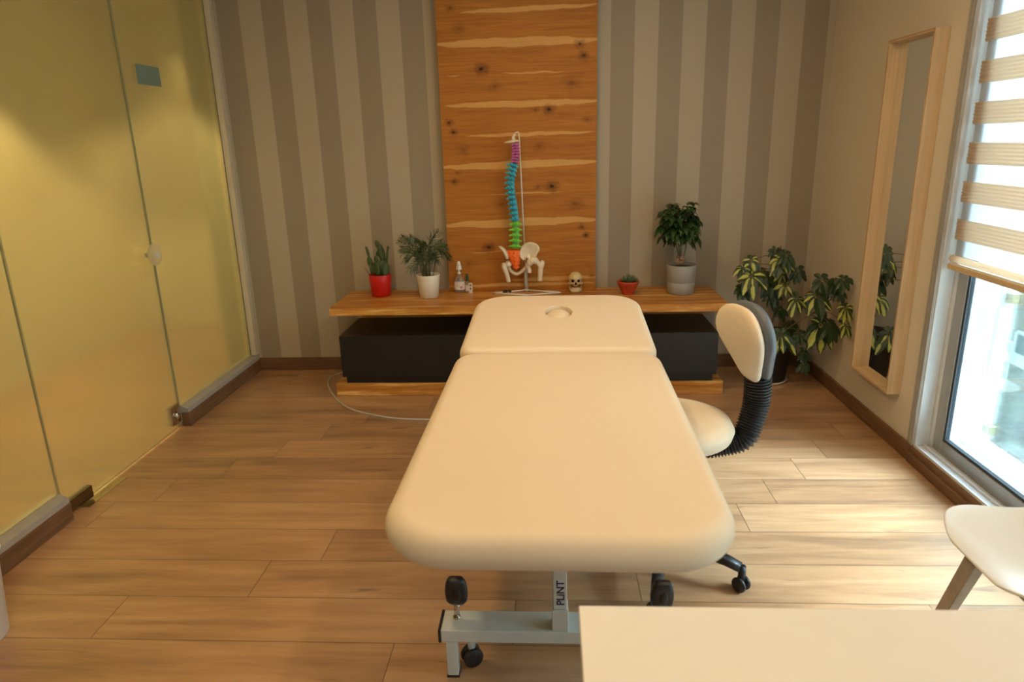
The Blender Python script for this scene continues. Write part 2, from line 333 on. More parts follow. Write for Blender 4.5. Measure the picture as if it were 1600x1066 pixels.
# ------------------------------------------------------------------ mesh builder
ORG = {}
class MB:
    def __init__(s): s.bm = bmesh.new(); s.uv = s.bm.loops.layers.uv.new('leaf')
    def box(s, a, b, rot=None, piv=None):
        x0, y0, z0 = a; x1, y1, z1 = b
        vs = [s.bm.verts.new(p) for p in ((x0,y0,z0),(x1,y0,z0),(x1,y1,z0),(x0,y1,z0),(x0,y0,z1),(x1,y0,z1),(x1,y1,z1),(x0,y1,z1))]
        for f in ((0,3,2,1),(4,5,6,7),(0,1,5,4),(1,2,6,5),(2,3,7,6),(3,0,4,7)): s.bm.faces.new([vs[i] for i in f])
        if rot:
            c = Vector(piv) if piv else (Vector(a)+Vector(b))/2
            for v in vs: v.co = c + rot @ (v.co-c)
        return s
    def rings(s, rs, cap=True, closed=True):
        R = [[s.bm.verts.new(p) for p in r] for r in rs]
        n = len(R[0])
        for a, b in zip(R, R[1:]):
            for i in range(n if closed else n-1):
                j = (i+1) % n
                s.bm.faces.new((a[i], a[j], b[j], b[i]))
        if cap and closed:
            s.bm.faces.new(R[0][::-1]); s.bm.faces.new(R[-1])
        return R
    def lathe(s, prof, c=(0,0,0), seg=32, axis=None, cap=True, sx=1, sy=1):
        q = Vector((0,0,1)).rotation_difference(Vector(axis).normalized()).to_matrix() if axis else Matrix.Identity(3)
        c = Vector(c)
        s.rings([[c + q @ Vector((r*math.cos(2*PI*i/seg)*sx, r*math.sin(2*PI*i/seg)*sy, z)) for i in range(seg)] for r, z in prof], cap)
        return s
    def tube(s, pts, r, seg=10, cap=True):
        pts = [Vector(p) for p in pts]; n = len(pts)
        rr = r if isinstance(r, (list, tuple)) else [r]*n
        up = None; rs = []
        for i, p in enumerate(pts):
            t = (pts[min(i+1, n-1)] - pts[max(i-1, 0)]).normalized()
            if up is None: up = t.orthogonal().normalized()
            up = (up - t*up.dot(t)).normalized(); v = t.cross(up)
            rs.append([p + (up*math.cos(2*PI*k/seg) + v*math.sin(2*PI*k/seg))*rr[i] for k in range(seg)])
        s.rings(rs, cap); return s
    def ell(s, c, r, rot=None, u=20, v=12):
        c = Vector(c); rot = rot or Matrix.Identity(3)
        r = r if isinstance(r, (list, tuple)) else (r, r, r)
        rs = []
        for j in range(1, v):
            th = PI*j/v
            rs.append([c + rot @ Vector((r[0]*math.sin(th)*math.cos(2*PI*i/u), r[1]*math.sin(th)*math.sin(2*PI*i/u), -r[2]*math.cos(th))) for i in range(u)])
        R = s.rings(rs, False)
        b = s.bm.verts.new(c + rot @ Vector((0,0,-r[2]))); t = s.bm.verts.new(c + rot @ Vector((0,0,r[2])))
        for i in range(u):
            j = (i+1) % u
            s.bm.faces.new((b, R[0][j], R[0][i])); s.bm.faces.new((t, R[-1][i], R[-1][j]))
        return s
    def leaf(s, base, d, up, L, W, droop=.3, n=6, fold=.15, tip=1.0):
        base = Vector(base); d = Vector(d).normalized(); up = Vector(up)
        side = d.cross(up); side = side.normalized() if side.length > 1e-4 else d.orthogonal().normalized()
        up = side.cross(d).normalized()
        rows = []
        for i in range(n+1):
            t = i/n
            w = W*.5*(math.sin(PI*min(1, t**.85*.96+.02))**.8) if tip == 1.0 else W*.5*math.sin(PI*(t*.92+.05))**.7
            p = base + d*(L*(t - droop*.25*t*t)) - Vector((0,0,1))*(L*droop*t*t*.6) 
            row = [p - side*w + up*w*fold*2, p, p + side*w + up*w*fold*2]
            rows.append([s.bm.verts.new(q) for q in row])
        for i in range(n):
            for k in range(2):
                f = s.bm.faces.new((rows[i][k], rows[i][k+1], rows[i+1][k+1], rows[i+1][k]))
                for lp, (uu, vv) in zip(f.loops, ((k*.5, i/n), (k*.5+.5, i/n), (k*.5+.5, (i+1)/n), (k*.5, (i+1)/n))): lp[s.uv].uv = (uu, vv)
        return s
    def build(s, name, m, parent=None, smooth=False, bevel=0, seg=3, sub=0, solid=0, angle=None):
        bmesh.ops.recalc_face_normals(s.bm, faces=s.bm.faces) if not solid else None
        o0 = ORG.get(parent.name, Vector((0,0,0))) if parent else Vector((0,0,0))
        if o0.length: 
            for v in s.bm.verts: v.co -= o0
        me = bpy.data.meshes.new(name); s.bm.to_mesh(me); s.bm.free()
        me.materials.append(m)
        if smooth:
            for p in me.polygons: p.use_smooth = True
        o = bpy.data.objects.new(name, me); C.objects.link(o)
        if parent: o.parent = parent; ORG[o.name] = o0
        if solid: md = o.modifiers.new('thick', 'SOLIDIFY'); md.thickness = solid; md.offset = 0
        if bevel: md = o.modifiers.new('bevel', 'BEVEL'); md.width = bevel; md.segments = seg; md.limit_method = 'ANGLE'; md.angle_limit = .6
        if sub: md = o.modifiers.new('sub', 'SUBSURF'); md.levels = sub; md.render_levels = sub
        if bevel or angle:
            for p in me.polygons: p.use_smooth = True
            md = o.modifiers.new('wn', 'WEIGHTED_NORMAL'); md.keep_sharp = True
        return o
def thing(name, label, cat, loc, group=None):
    o = bpy.data.objects.new(name, None); C.objects.link(o); o.location = loc; o.empty_display_size = .1
    ORG[o.name] = Vector(loc); o['label'] = label; o['category'] = cat
    if group: o['group'] = group
    return o
def tag(o, label, cat, group=None):
    o['label'] = label; o['category'] = cat
    if group: o['group'] = group
    return o
def struct(o): o['kind'] = 'structure'; return o
def box(name, a, b, m, parent=None, bevel=0, **k): return MB().box(a, b).build(name, m, parent, bevel=bevel, **k)
def smooth3(pts, n=6):                       # Catmull-Rom through points
    P = [Vector(p) for p in pts]; out = []
    for i in range(len(P)-1):
        a = P[max(i-1, 0)]; b = P[i]; c = P[i+1]; d = P[min(i+2, len(P)-1)]
        for k in range(n):
            t = k/n
            out.append(.5*((2*b) + (c-a)*t + (2*a-5*b+4*c-d)*t*t + (-a+3*b-3*c+d)*t**3))
    out.append(P[-1]); return out

# ================================================================== SETTING
XL, XR, YB, YN, ZC = -2.07, 1.69, 4.5, -1.7, 2.6
def make_floor():
    bm = bmesh.new(); u1 = bm.loops.layers.uv.new('plank'); u2 = bm.loops.layers.uv.new('edge')
    tn = bm.faces.layers.float.new('tone')
    w, L = .2177, 1.36
    off = {0:-1.49, 1:-1.065, 2:-.877, 3:-1.946, 4:-1.774, 5:-1.58, 6:-1.404, 7:-1.231, 8:-1.05, 9:-.72, 10:-.55, 11:-.37, 12:-.2, -1:-.50}
    for k in range(-17, 19):
        y0 = 1.78 + k*w; y1 = min(y0+w, 5.8)
        if y0 > 5.8: break
        j = off.get(k, -1.2 + .18*k) % L
        x = -3.6 - ((-3.6 - j) % L)
        while x < 1.8:
            a, b = max(x, -3.6), min(x+L, 1.8)
            if b - a > .002:
                vs = [bm.verts.new(p) for p in ((a,y0,0),(b,y0,0),(b,y1,0),(a,y1,0))]
                ym = (y0+y1)/2; xm = (a+b)/2
                # quad split in 4 around the middle so the edge map can hold a distance
                mid = (a+.1, b-.1) if b-a > .25 else ((a+b)/2-.001, (a+b)/2+.001)
                cs = [bm.verts.new((mid[0], ym, 0)), bm.verts.new((mid[1], ym, 0))]
                ru, rv = random.random()*50, random.random()*50; t = random.random()
                for q in ((vs[0], vs[1], cs[1], cs[0]), (vs[2], vs[3], cs[0], cs[1]), (vs[3], vs[0], cs[0]), (vs[1], vs[2], cs[1])):
                    f = bm.faces.new(q); f[tn] = t
                    for lp in f.loops:
                        co = lp.vert.co; lp[u1].uv = (co.x+ru, co.y+rv)
                        ex = 0 if lp.vert in vs and len(q) == 3 else (.1 if lp.vert in cs else .1)
                        ey = 0 if lp.vert in vs and len(q) == 4 else w/2
                        lp[u2].uv = (ex, ey)
            x += L
    bmesh.ops.recalc_face_normals(bm, faces=bm.faces)
    for f in bm.faces:
        if f.normal.z < 0: f.normal_flip()
    me = bpy.data.meshes.new('floor'); bm.to_mesh(me); bm.free(); me.materials.append(M['floor'])
    o = bpy.data.objects.new('floor', me); C.objects.link(o)
    md = o.modifiers.new('thick', 'SOLIDIFY'); md.thickness = .04; md.offset = -1
    return struct(o)
make_floor()
struct(box('ceiling', (-3.7, YN, ZC), (2.0, 5.9, ZC+.1), M['ceil']))
struct(box('wall_back', (-2.12, YB, 0), (2.0, YB+.12, ZC), M['paper']))
FX0, FX1, FZ0, FZ1 = -.1, .9, 1.0, 1.8            # small unseen window added behind the camera to give cool fill light
b = MB(); b.box((-3.7, YN-.1, 0), (FX0, YN, ZC)); b.box((FX1, YN-.1, 0), (2.0, YN, ZC)); b.box((FX0, YN-.1, 0), (FX1, YN, FZ0)); b.box((FX0, YN-.1, FZ1), (FX1, YN, ZC))
struct(b.build('wall_front', M['cream']))
b = MB()
for a_, c_ in (((FX0, FZ0), (FX0+.05, FZ1)), ((FX1-.05, FZ0), (FX1, FZ1)), ((FX0+.05, FZ0), (FX1-.05, FZ0+.05)), ((FX0+.05, FZ1-.05), (FX1-.05, FZ1))): b.box((a_[0], YN-.07, a_[1]), (c_[0], YN-.02, c_[1]))
fw = struct(b.build('added_fill_window', M['alul'])); box('glass_pane', (FX0+.05, YN-.05, FZ0+.05), (FX1-.05, YN-.045, FZ1-.05), M['winglass'], fw)
# right wall with the window opening
WY1, WY0, WZ0, WZ1 = 3.05, .75, .085, 2.42
b = MB()
b.box((XR, WY1, 0), (XR+.12, YB, ZC)); b.box((XR, YN, 0), (XR+.12, WY0, ZC))
b.box((XR, WY0, 0), (XR+.12, WY1, WZ0-.03)); b.box((XR, WY0, WZ1), (XR+.12, WY1, ZC))
struct(b.build('wall_right', M['wall']))
b = MB(); b.box((XR+.12, WY1+.001, -.3), (2.0, YB, ZC+.1)); b.box((XR+.12, YN, -.3), (2.0, WY0, ZC+.1))
b.box((XR+.12, WY0, -.3), (2.0, WY1+.001, .10)); b.box((XR+.12, WY0, WZ1), (2.0, WY1+.001, ZC+.1))
struct(b.build('wall_outer', M['extwhite']))
# baseboards
struct(box('baseboard_back', (XL, YB-.016, 0), (XR, YB, .088), M['skirting'], bevel=.003))
b = MB(); b.box((XR-.018, 3.06, 0), (XR, YB-.016, .078)); b.box((XR-.022, YN, 0), (XR, 3.06, .048)); b.box((XR-.012, YN, .048), (XR, 3.06, .080))
struct(b.build('baseboard_right', M['skirting'], bevel=.002))
def curb(y0, y1, n):
    struct(box('baseboard_left' if n == 1 else 'baseboard_left_near', (-2.12, y0, 0), (-2.035, y1, .082), M['skirting'], bevel=.003))
    b = MB(); b.rings([[(-2.12, y, .082), (-2.038, y, .082), (-2.042, y, .106), (-2.075, y, .119), (-2.12, y, .119)] for y in (y0, y1)])
    struct(b.build('trim_%d' % n, M['greytrim'], bevel=.0015))
curb(3.50, 4.5, 1); curb(-1.7, 2.50, 2)
# frosted glass partition: fixed panes (structure) and the door
GX = -2.085
o = struct(box('window_2', (GX-.005, 3.492, .10), (GX+.005, 4.455, ZC), M['frost'])); 
o = struct(box('window_3', (GX-.005, -1.7, .10), (GX+.005, 2.50, ZC), M['frost']))
b = MB(); b.box((GX-.006, 2.501, .119), (GX+.006, 2.504, ZC)); b.box((GX-.006, 3.489, .03), (GX+.006, 3.4925, ZC)); struct(b.build('trim_3', M['edgeglass']))
struct(box('trim_4', (-2.12, 4.452, .119), (-2.042, 4.4995, ZC), mat('cream_profile', (.60, .54, .40), .5, noise=.02), bevel=.002))
struct(box('trim_9', (GX+.0052, 4.448, .119), (GX+.007, 4.4525, ZC), M['alud']))
door = thing('door_1', 'frosted glass swing door', 'door', (GX, 2.51, 0)); del door['label']; del door['category']; struct(door)
box('door_pane', (GX-.005, 2.510, .012), (GX+.005, 3.482, ZC-.05), M['frost'], door)
b = MB(); b.box((GX-.0055, 3.4825, .012), (GX+.0055, 3.485, ZC-.05)); b.build('pane_edge', M['edgeglass'], door)
kc = Vector((GX, 3.425, .985))
b = MB()
b.lathe([(.012, .005), (.012, .036), (.048, .040), (.055, .046), (.055, .058), (.049, .064), (.014, .066)], kc, 40, (1, 0, 0))
o = b.build('door_knob', M['acrylic'], door, smooth=True)
b = MB(); b.lathe([(.012, .005), (.012, .022), (.008, .024), (.008, .06), (.016, .061), (.016, .0675)], kc, 24, (1, 0, 0)); b.build('knob_core', M['painted'], door, bevel=.001)
b = MB(); b.lathe([(.010, .005), (.036, .030), (.040, .036), (.040, .046), (.012, .052)], kc, 32, (-1, 0, 0)); b.build('door_knob', M['acrylic'], door, smooth=True)
b = MB()
ty, tz = [], []
lk = Vector((GX, 3.42, .082))
b.box((GX-.012, 3.385, .045), (GX+.014, 3.475, .150)); lo = b.build('lock_plate', M['chrome'], door, bevel=.002)
b = MB(); b.lathe([(.020, 0), (.020, .010), (.014, .016), (.003, .018)], (GX+.014, 3.432, .092), 28, (1, 0, 0)); b.build('lock_knob', M['chrome'], lo, smooth=True)
b = MB(); b.box((GX-.014, 2.515, .012), (GX+.02, 2.68, .068)); b.box((GX+.019, 2.515, .03), (GX+.0225, 2.68, .034)); b.build('patch_hinge', mat('dark_reflection_metal', (.22, .19, .15), .12, 1, noise=.05), door, bevel=.003)  # hinge metal: base colour darkened to imitate a black reflection
struct(box('trim_5', (-2.13, 2.60, -.001), (-2.035, 2.885, .0025), M['steel'], bevel=.0008))
# sticker on the far pane
st = MB(); st.box((GX+.0052, 3.612, 1.828), (GX+.0064, 3.832, 1.925)); tag(st.build('paper_sign', M['sticker']), 'small blank grey-green sticker high on the frosted glass pane', 'sign')
# hall behind the glass
struct(box('wall_left', (-3.7, YN, 0), (-3.6, 5.8, ZC), M['cream']))
struct(box('wall_hall_end', (-3.7, 5.8, 0), (-2.0, 5.9, ZC), M['cream']))
struct(box('wall_hall_side', (-2.25, 4.46, 0), (-2.121, 5.8, ZC), mat('green_grey_paint', (.36, .37, .26), .8, noise=.03)))
# right wall vertical trims and window frame
b = MB(); b.box((XR-.010, 3.052, .0805), (XR, 3.066, ZC-.1)); b.box((XR-.010, 3.070, .0805), (XR, 3.082, ZC-.1)); b.box((XR-.006, 3.050, .0805), (XR, 3.106, ZC-.1)); b.box((XR-.009, 3.092, .0805), (XR, 3.100, ZC-.1))
struct(b.build('trim_6', M['greytrim'], bevel=.001))
win = thing('window_1', '', '', (1.75, 2.05, .085)); del win['label']; del win['category']; struct(win)
b = MB(); b.box((XR+.001, WY1-.006, WZ0+.001), (1.752, WY1, WZ1)); b.box((1.752, WY1-.03, WZ0+.001), (1.81, WY1, WZ1)); b.box((XR+.001, WY0, WZ0+.001), (1.81, WY0+.03, WZ1)); b.box((XR+.001, WY0+.03, WZ1-.03), (1.81, WY1-.03, WZ1))
b.build('window_jamb', M['alul'], win, bevel=.002)
b = MB(); b.box((XR-.006, WY0, WZ0-.03), (1.752, WY1-.006, WZ0)); b.box((XR-.006, WY0, WZ0), (XR+.004, WY1-.006, WZ0+.008)); b.box((1.725, WY0, WZ0), (1.731, WY1-.006, WZ0+.012)); b.box((1.752, WY0+.03, WZ0-.03), (1.81, WY1-.006, WZ0))
b.build('sill_track', M['alul'], win, bevel=.0015)
def sash(y0, y1, x0, x1):
    fr = MB(); z0, z1 = WZ0+.001, WZ1-.031; s = .062
    fr.box((x0, y1-s, z0), (x1, y1, z1)); fr.box((x0, y0, z0), (x1, y0+s, z1)); fr.box((x0, y0+s, z0), (x1, y1-s, z0+s)); fr.box((x0, y0+s, z1-s), (x1, y1-s, z1))
    f = fr.build('sash_frame', M['alu'], win, bevel=.002)
    g = MB(); t = .012; xa, xb = x0+.006, x1-.006
    g.box((xa, y1-s-t, z0+s), (xb, y1-s, z1-s)); g.box((xa, y0+s, z0+s), (xb, y0+s+t, z1-s)); g.box((xa, y0+s+t, z0+s), (xb, y1-s-t, z0+s+t)); g.box((xa, y0+s+t, z1-s-t), (xb, y1-s-t, z1-s))
    g.build('gasket', M['alud'], f)
    box('glass_pane', ((x0+x1)/2-.003, y0+s+t, z0+s+t), ((x0+x1)/2+.003, y1-s-t, z1-s-t), M['winglass'], f)
sash(.781, 3.019, 1.757, 1.79)
# outer reveal and outer frameless pane
struct(box('trim_7', (1.94, WY1-.045, .10), (1.995, WY1-.02, WZ1), M['extwhite'], bevel=.003))
struct(box('trim_8', (1.9, WY0, .10), (1.995, WY1, .125), M['extwhite'], bevel=.003))
op = struct(box('window_4', (1.968, WY0+.02, .150), (1.978, WY1-.055, 2.3), M['outglass']))
for z in (.19, .80, 1.6):
    b = MB(); b.box((1.958, WY1-.085, z-.022), (1.988, WY1-.04, z+.022)); b.build('pane_clamp', M['steel'], op, bevel=.002)

# blind
bl = thing('zebra_blind', 'beige and sheer striped zebra roller blind covering the upper window', 'blind', (1.705, WY1-.03, WZ1))
BX, by0, by1 = 1.712, .78, WY1-.035
def sheet(z0, z1, pleats, m, name, x=BX):
    b = MB(); n = max(2, pleats*4); rs = []
    for i in range(n+1):
        t = i/n; z = z0 + (z1-z0)*t; dx = .0022*math.sin(2*PI*pleats*t) if pleats else 0
        rs.append([(x+dx, y, z) for y in (by0, by1)])
    for i in range(n):
        vs = [b.bm.verts.new(p) for p in (rs[i][0], rs[i][1], rs[i+1][1], rs[i+1][0])]; b.bm.faces.new(vs)
    bmesh.ops.remove_doubles(b.bm, verts=b.bm.verts, dist=1e-5)
    return b.build(name, m, bl, smooth=True, solid=.0006)
zb = .985
while zb < 2.38:
    sheet(zb+.0685, min(zb+.153, 2.39), 6, M['blindband'], 'pleated_band')
    zb += .1545
sheet(.985, 2.39, 0, M['sheer'], 'sheer_backing', BX+.012)
b = MB(); b.box((BX-.010, by0-.01, .925), (BX+.012, by1+.008, .948)); b.build('bottom_rail', M['rail'], bl, bevel=.003)
b = MB(); b.tube([(BX, by0, .972), (BX, by1, .972)], .014, 14); b.build('hem_bar', M['blindband'], bl, smooth=True)
b = MB(); b.box((BX-.005, by0, .948), (BX+.006, by1, .955)); b.build('rail_insert', M['white'], bl)
b = MB(); b.box((XR+.002, by0-.02, 2.34), (1.752, by1+.02, 2.385)); b.build('headrail', M['rail'], bl, bevel=.004)

# exterior
EX = 14.0
bd = thing('apartment_building', 'pale yellow apartment building across the yard, outside the window', 'building', (EX+2, 20, -7))
box('facade_wall', (EX, 4, -8), (EX+4, 42, 9), M['facade'], bd)
def ewin(px0, py0, px1, py1, dark=False):
    a = atx(px0, py0, EX); c = atx(px1, py1, EX)
    y0, y1 = sorted((a.y, c.y)); z0, z1 = sorted((a.z, c.z))
    w = MB(); s = .09
    w.box((EX-.06, y0, z0), (EX+.02, y0+s, z1)); w.box((EX-.06, y1-s, z0), (EX+.02, y1, z1)); w.box((EX-.06, y0, z0), (EX+.02, y1, z0+s)); w.box((EX-.06, y0, z1-s), (EX+.02, y1, z1)); w.box((EX-.06, (y0+y1)/2-s/2, z0), (EX+.02, (y0+y1)/2+s/2, z1))
    w.box((EX-.25, y0-.2, z0-.18), (EX, y1+.2, z0-.02))
    f = w.build('window', M['extwhite'], bd)
    box('pane', (EX-.03, y0+s, z0+s), (EX-.005, y1-s, z1-s), M['extglass'], f)
for q in ((1546, 455, 1574, 510), (1590, 515, 1640, 580), (1650, 560, 1700, 630), (1548, 330, 1576, 395), (1594, 380, 1650, 450), (1560, 200, 1590, 270), (1600, 250, 1660, 320)): ewin(*q)
a = atx(1546, 520, EX-.3); c = atx(1570, 600, EX-.3)
b = MB(); y0, y1 = sorted((a.y, c.y)); z0, z1 = sorted((a.z, c.z))
for k in range(4): y = y0+(y1-y0)*k/3; b.tube([(EX-.3, y, z0), (EX-.3, y, z1)], .025, 6)
for k in range(4): z = z0+(z1-z0)*k/3; b.tube([(EX-.3, y0, z), (EX-.3, y1, z)], .03, 6)
b.box((EX-.4, y0-.2, z0-.2), (EX, y1+.2, z0)); b.build('metal_railing', M['extwhite'], bd)
struct(box('ground', (2.2, -20, -8.2), (60, 60, -8), M['ground']))
def tree(px, py, X, R, seed, label):
    rnd = random.Random(seed); c = atx(px, py, X)
    t = thing('garden_tree', label, 'tree', (c.x, c.y, -8))
    tr = MB(); tr.tube([(c.x, c.y, -8), (c.x+.1, c.y, c.z-R*.5), (c.x, c.y, c.z)], [.16, .12, .05], 8); tr.build('trunk', M['bark'], t, smooth=True)
    b = MB()
    for k in range(1500):
        v = Vector((rnd.gauss(0,1), rnd.gauss(0,1), rnd.gauss(0,.8))).normalized()*R*(.5+.5*rnd.random()**.5); v.z *= .85
        p = c+v; dd = Vector((rnd.gauss(0,1), rnd.gauss(0,1), rnd.gauss(0,.6)-.2))
        b.leaf(p, dd, (0,0,1), rnd.uniform(.22, .38), .18, .3, n=2)
    b.build('crown', M['foliage'], t)
tree(1575, 690, 8.5, 1.15, 1, 'leafy green tree in the yard below the yellow building')
tree(1650, 740, 7.0, 1.2, 2, 'smaller green bush tree in the yard close to the window')

# ================================================================== WOOD PANEL + SHELF
b = MB(); b.box((-.667, 4.425, .5605), (.290, 4.452, 2.52)); pn = b.build('wood_panel', M['panel'], bevel=.002); tag(pn, 'tall knotty wood veneer panel standing against striped wall', 'wall panel')
box('mounting_batten', (-.60, 4.452, .62), (-.56, 4.4995, 2.45), M['blackplastic'], pn); box('mounting_batten', (.18, 4.452, .62), (.22, 4.4995, 2.45), M['blackplastic'], pn)

sh = thing('low_sideboard', 'low wooden sideboard with black drawers along back wall', 'sideboard', (-.15, 4.22, 0))
box('top_board', (-1.335, 3.967, .513), (1.035, 4.48, .56), M['shelf'], sh, bevel=.002)
box('bottom_board', (-1.338, 3.967, 0), (1.03, 4.478, .078), M['shelf'], sh, bevel=.002)
b = MB(); b.box((-1.27, 4.43, .079), (1.0, 4.478, .512)); b.build('back_board', M['shelf'], sh)
box('centre_support', (-.20, 4.05, .386), (-.10, 4.42, .512), M['black'], sh)
def drawer_unit(x0, x1):
    d = box('drawer_case', (x0, 3.985, .126), (x1, 4.425, .385), M['black'], sh, bevel=.0015)
    box('drawer_front', (x0, 3.962, .126), (x1, 3.984, .387), M['black'], d, bevel=.0015)
    box('recessed_foot', (x0+.018, 3.985, .079), (x1-.018, 4.42, .1255), M['black'], d)
drawer_unit(-1.290, -.155); drawer_unit(-.150, .986)

# cable
cp = [(-1.25, 4.44, .09)] + [atz(*p, .004) for p in ((530, 584), (517, 589), (513, 601), (524, 622), (545, 638), (580, 648), (620, 654), (670, 656))] + [Vector((-.45, 3.55, .004)), Vector((-.1, 3.2, .004))]
cp[0] = Vector((-1.36, 4.46, .03))
b = MB(); b.tube(smooth3(cp, 8), .0055, 8); tag(b.build('power_cable', M['cable'], smooth=True), 'thin grey cable looping over the floor beside sideboard', 'cable')

# ================================================================== POTS AND PLANTS ON SHELF
SZ = .5602
def pot(t, c, rb, rt, h, m, rim=.004, band=None, seg=48):
    z = c.z
    pr = [(rb*.9, 0), (rb, .004), (rt, h-.004), (rt-.001, h), (rt-rim, h), (rt-rim-.002, h-.02), (rt-rim-.004, h-.03)]
    if band: zz = h*band; r1 = rb+(rt-rb)*band; pr = [(rb*.9, 0), (rb, .004), (r1, zz-.004), (r1-.002, zz-.002), (r1-.002, zz), (r1, zz+.002), (rt, h-.004), (rt-.001, h), (rt-rim, h), (rt-rim-.003, h-.03)]
    b = MB(); b.lathe(pr, c, seg); b.build('pot', m, t, smooth=True)
    rs = rt-rim-.003
    b = MB(); b.lathe([(rs, h-.024), (rs*.95, h-.018), (rs*.4, h-.012), (.002, h-.011)], c, 24); b.build('soil', M['soil'], t, smooth=True)
# cactus
c = Vector((-1.095, 4.31, SZ)); t = thing('potted_cactus', 'small prickly pear cactus in a bright red pot', 'plant', c)
pot(t, c, .060, .072, .142, M['redpot'])
def pads(t, defs, Y0):
    for (px, py, wx, hz, dy, rz, tilt) in defs:
        p = aty(px, py, Y0+dy); sc = (Y0)/FPX*1.0
        rot = Matrix.Rotation(rz, 3, 'Z') @ Matrix.Rotation(tilt, 3, 'Y')
        b = MB(); b.ell(p, (wx*sc/2, .007+wx*sc*.10, hz*sc/2), rot, 18, 14); b.build('cactus_pad', M['cactus'], t, smooth=True)
Y0 = 4.31
pads(t, [(597, 419, 16, 26, 0, .2, .1), (588, 420, 15, 24, -.015, -.6, -.15), (603, 422, 12, 20, -.02, .5, .15), (578, 409, 10, 18, .01, -.3, -.15), (588, 405, 7.5, 12, -.01, .4, .05), (596, 396, 11, 26, .01, .3, -.12),
         (590, 382, 8, 12, .0, .2, -.4), (590, 396, 5, 9, .02, .2, .2), (594, 388, 9, 14, .005, .5, -.2), (605, 398, 3.6, 20, .0, .9, .12), (606, 388, 4, 8, 0, .8, .1), (574.5, 394, 5.0, 20, .0, .8, -.25), (603, 410, 5, 14, .01, .9, .1), (580, 421, 5, 20, .0, .8, -.12)], Y0)
b = MB(); b.tube([aty(579, 433, Y0-.03), aty(570, 418, Y0-.02)], [.003, .001], 6); b.build('cactus_shoot', M['cactus'], t, smooth=True)
# palm
c = Vector((-.772, 4.25, SZ)); t = thing('potted_palm', 'small feathery parlour palm in a white round pot', 'plant', c)
pot(t, c, .058, .074, .147, M['whitepot'], .005)
rnd = random.Random(4); fb = MB(); sb = MB()
tips = [(622, 377), (628, 370), (640, 371), (686, 361), (680, 366), (703, 402), (694, 398), (627, 388), (634, 405), (645, 424), (658, 385), (666, 382), (640, 420), (697, 385), (655, 400), (684, 408), (690, 378), (672, 372), (631, 396), (676, 400), (650, 376)]
for i, (px, py) in enumerate(tips):
    Yt = 4.25 + rnd.uniform(-.12, .10); tip = aty(px, py, Yt)
    base = c + Vector((rnd.uniform(-.03, .03), rnd.uniform(-.03, .03), .125))
    midp = base.lerp(tip, .55) + Vector((0, 0, .045 + .03*rnd.random() + (.02 if py > 395 else 0)))
    midp.x = base.x + (tip.x-base.x)*.42
    pts = smooth3([base, midp, tip], 10); sb.tube(pts, [.0022]*len(pts), 5)
    roll = rnd.uniform(.7, 1.35)*rnd.choice((-1, 1))
    for k in range(6, len(pts)-1, 1 if i % 3 else 2):
        d = (pts[k+1]-pts[k-1]).normalized(); tt = k/len(pts)
        side = d.cross(Vector((0,0,1))).normalized() if abs(d.z) < .98 else Vector((1,0,0))
        side = Matrix.Rotation(roll, 3, d) @ side
        for sg in (-1, 1):
            L = .058*(1.15-abs(tt-.55)*1.3)
            fb.leaf(pts[k], d*.85 + side*sg*.75, (.2,-1,.3), L, .0048, .35, n=3)
    fb.leaf(pts[-2], d, (0,0,1), .05, .009, .5, n=4)
sb.build('stems', M['stem'], t, smooth=True); fb.build('fronds', M['palm'], t)
# spray bottle
c = Vector((-.592, 4.375, SZ)); t = thing('spray_bottle', 'clear spray bottle with white nozzle beside wood panel', 'bottle', c)
b = MB(); b.lathe([(.022, 0), (.030, .004), (.033, .03), (.034, .06), (.031, .085), (.018, .108), (.011, .113), (.011, .122)], c, 32, sy=.62); b.build('bottle_body', M['liquid'], t, smooth=True)
b = MB(); b.lathe([(.0345, .022), (.0352, .05), (.0340, .075)], c, 32, cap=False, sy=.63); b.build('label', M['label'], t, smooth=True)
b = MB(); b.ell(c+Vector((.012, -.0195, .038)), (.010, .004, .009)); b.build('label_print', M['pink'], t, smooth=True)
b = MB(); b.ell(c+Vector((-.004, -.016, .086)), (.006, .004, .009)); b.build('label_print', M['bluep'], t, smooth=True)
b = MB(); b.ell(c+Vector((.012, -.015, .086)), (.006, .004, .009)); b.build('label_print', M['yellowp'], t, smooth=True)
b = MB(); b.lathe([(.012, .122), (.012, .132), (.006, .134), (.005, .15)], c, 20); b.build('pump_stem', M['white'], t, smooth=True)
b = MB(); b.lathe([(.018, .150), (.019, .157), (.016, .172), (.010, .195), (.008, .203), (.003, .205)], c, 24); b.box((c.x-.006, c.y-.028, c.z+.183), (c.x+.006, c.y, c.z+.194)); b.build('spray_head', M['white'], t, smooth=True)
# small bottle
c = Vector((-.541, 4.37, SZ)); t = thing('small_bottle', 'small bottle with dark green cap and white label', 'bottle', c)
b = MB(); b.lathe([(.013, 0), (.015, .003), (.015, .055), (.009, .070), (.008, .077)], c, 24); b.build('bottle_body', M['liquid'], t, smooth=True)
b = MB(); b.lathe([(.010, .077), (.011, .08), (.009, .11), (.006, .126), (.001, .128)], c, 20); b.build('cap', M['greencap'], t, smooth=True)
b = MB(); b.lathe([(.0154, .012), (.0154, .052)], c, 24, cap=False); b.build('label', M['label'], t, smooth=True)
c2 = Vector((-.519, 4.362, SZ)); t = thing('label_box', 'tiny white printed box beside the small green-capped bottle', 'box', c2)
box('carton', c2+Vector((-.012, -.010, 0)), c2+Vector((.012, .010, .064)), M['label'], t, bevel=.001)
b = MB(); b.ell(c2+Vector((0, -.0105, .052)), (.006, .0008, .005)); b.ell(c2+Vector((0, -.0105, .03)), (.005, .0008, .006)); b.build('print', M['greencap'], t, smooth=True)

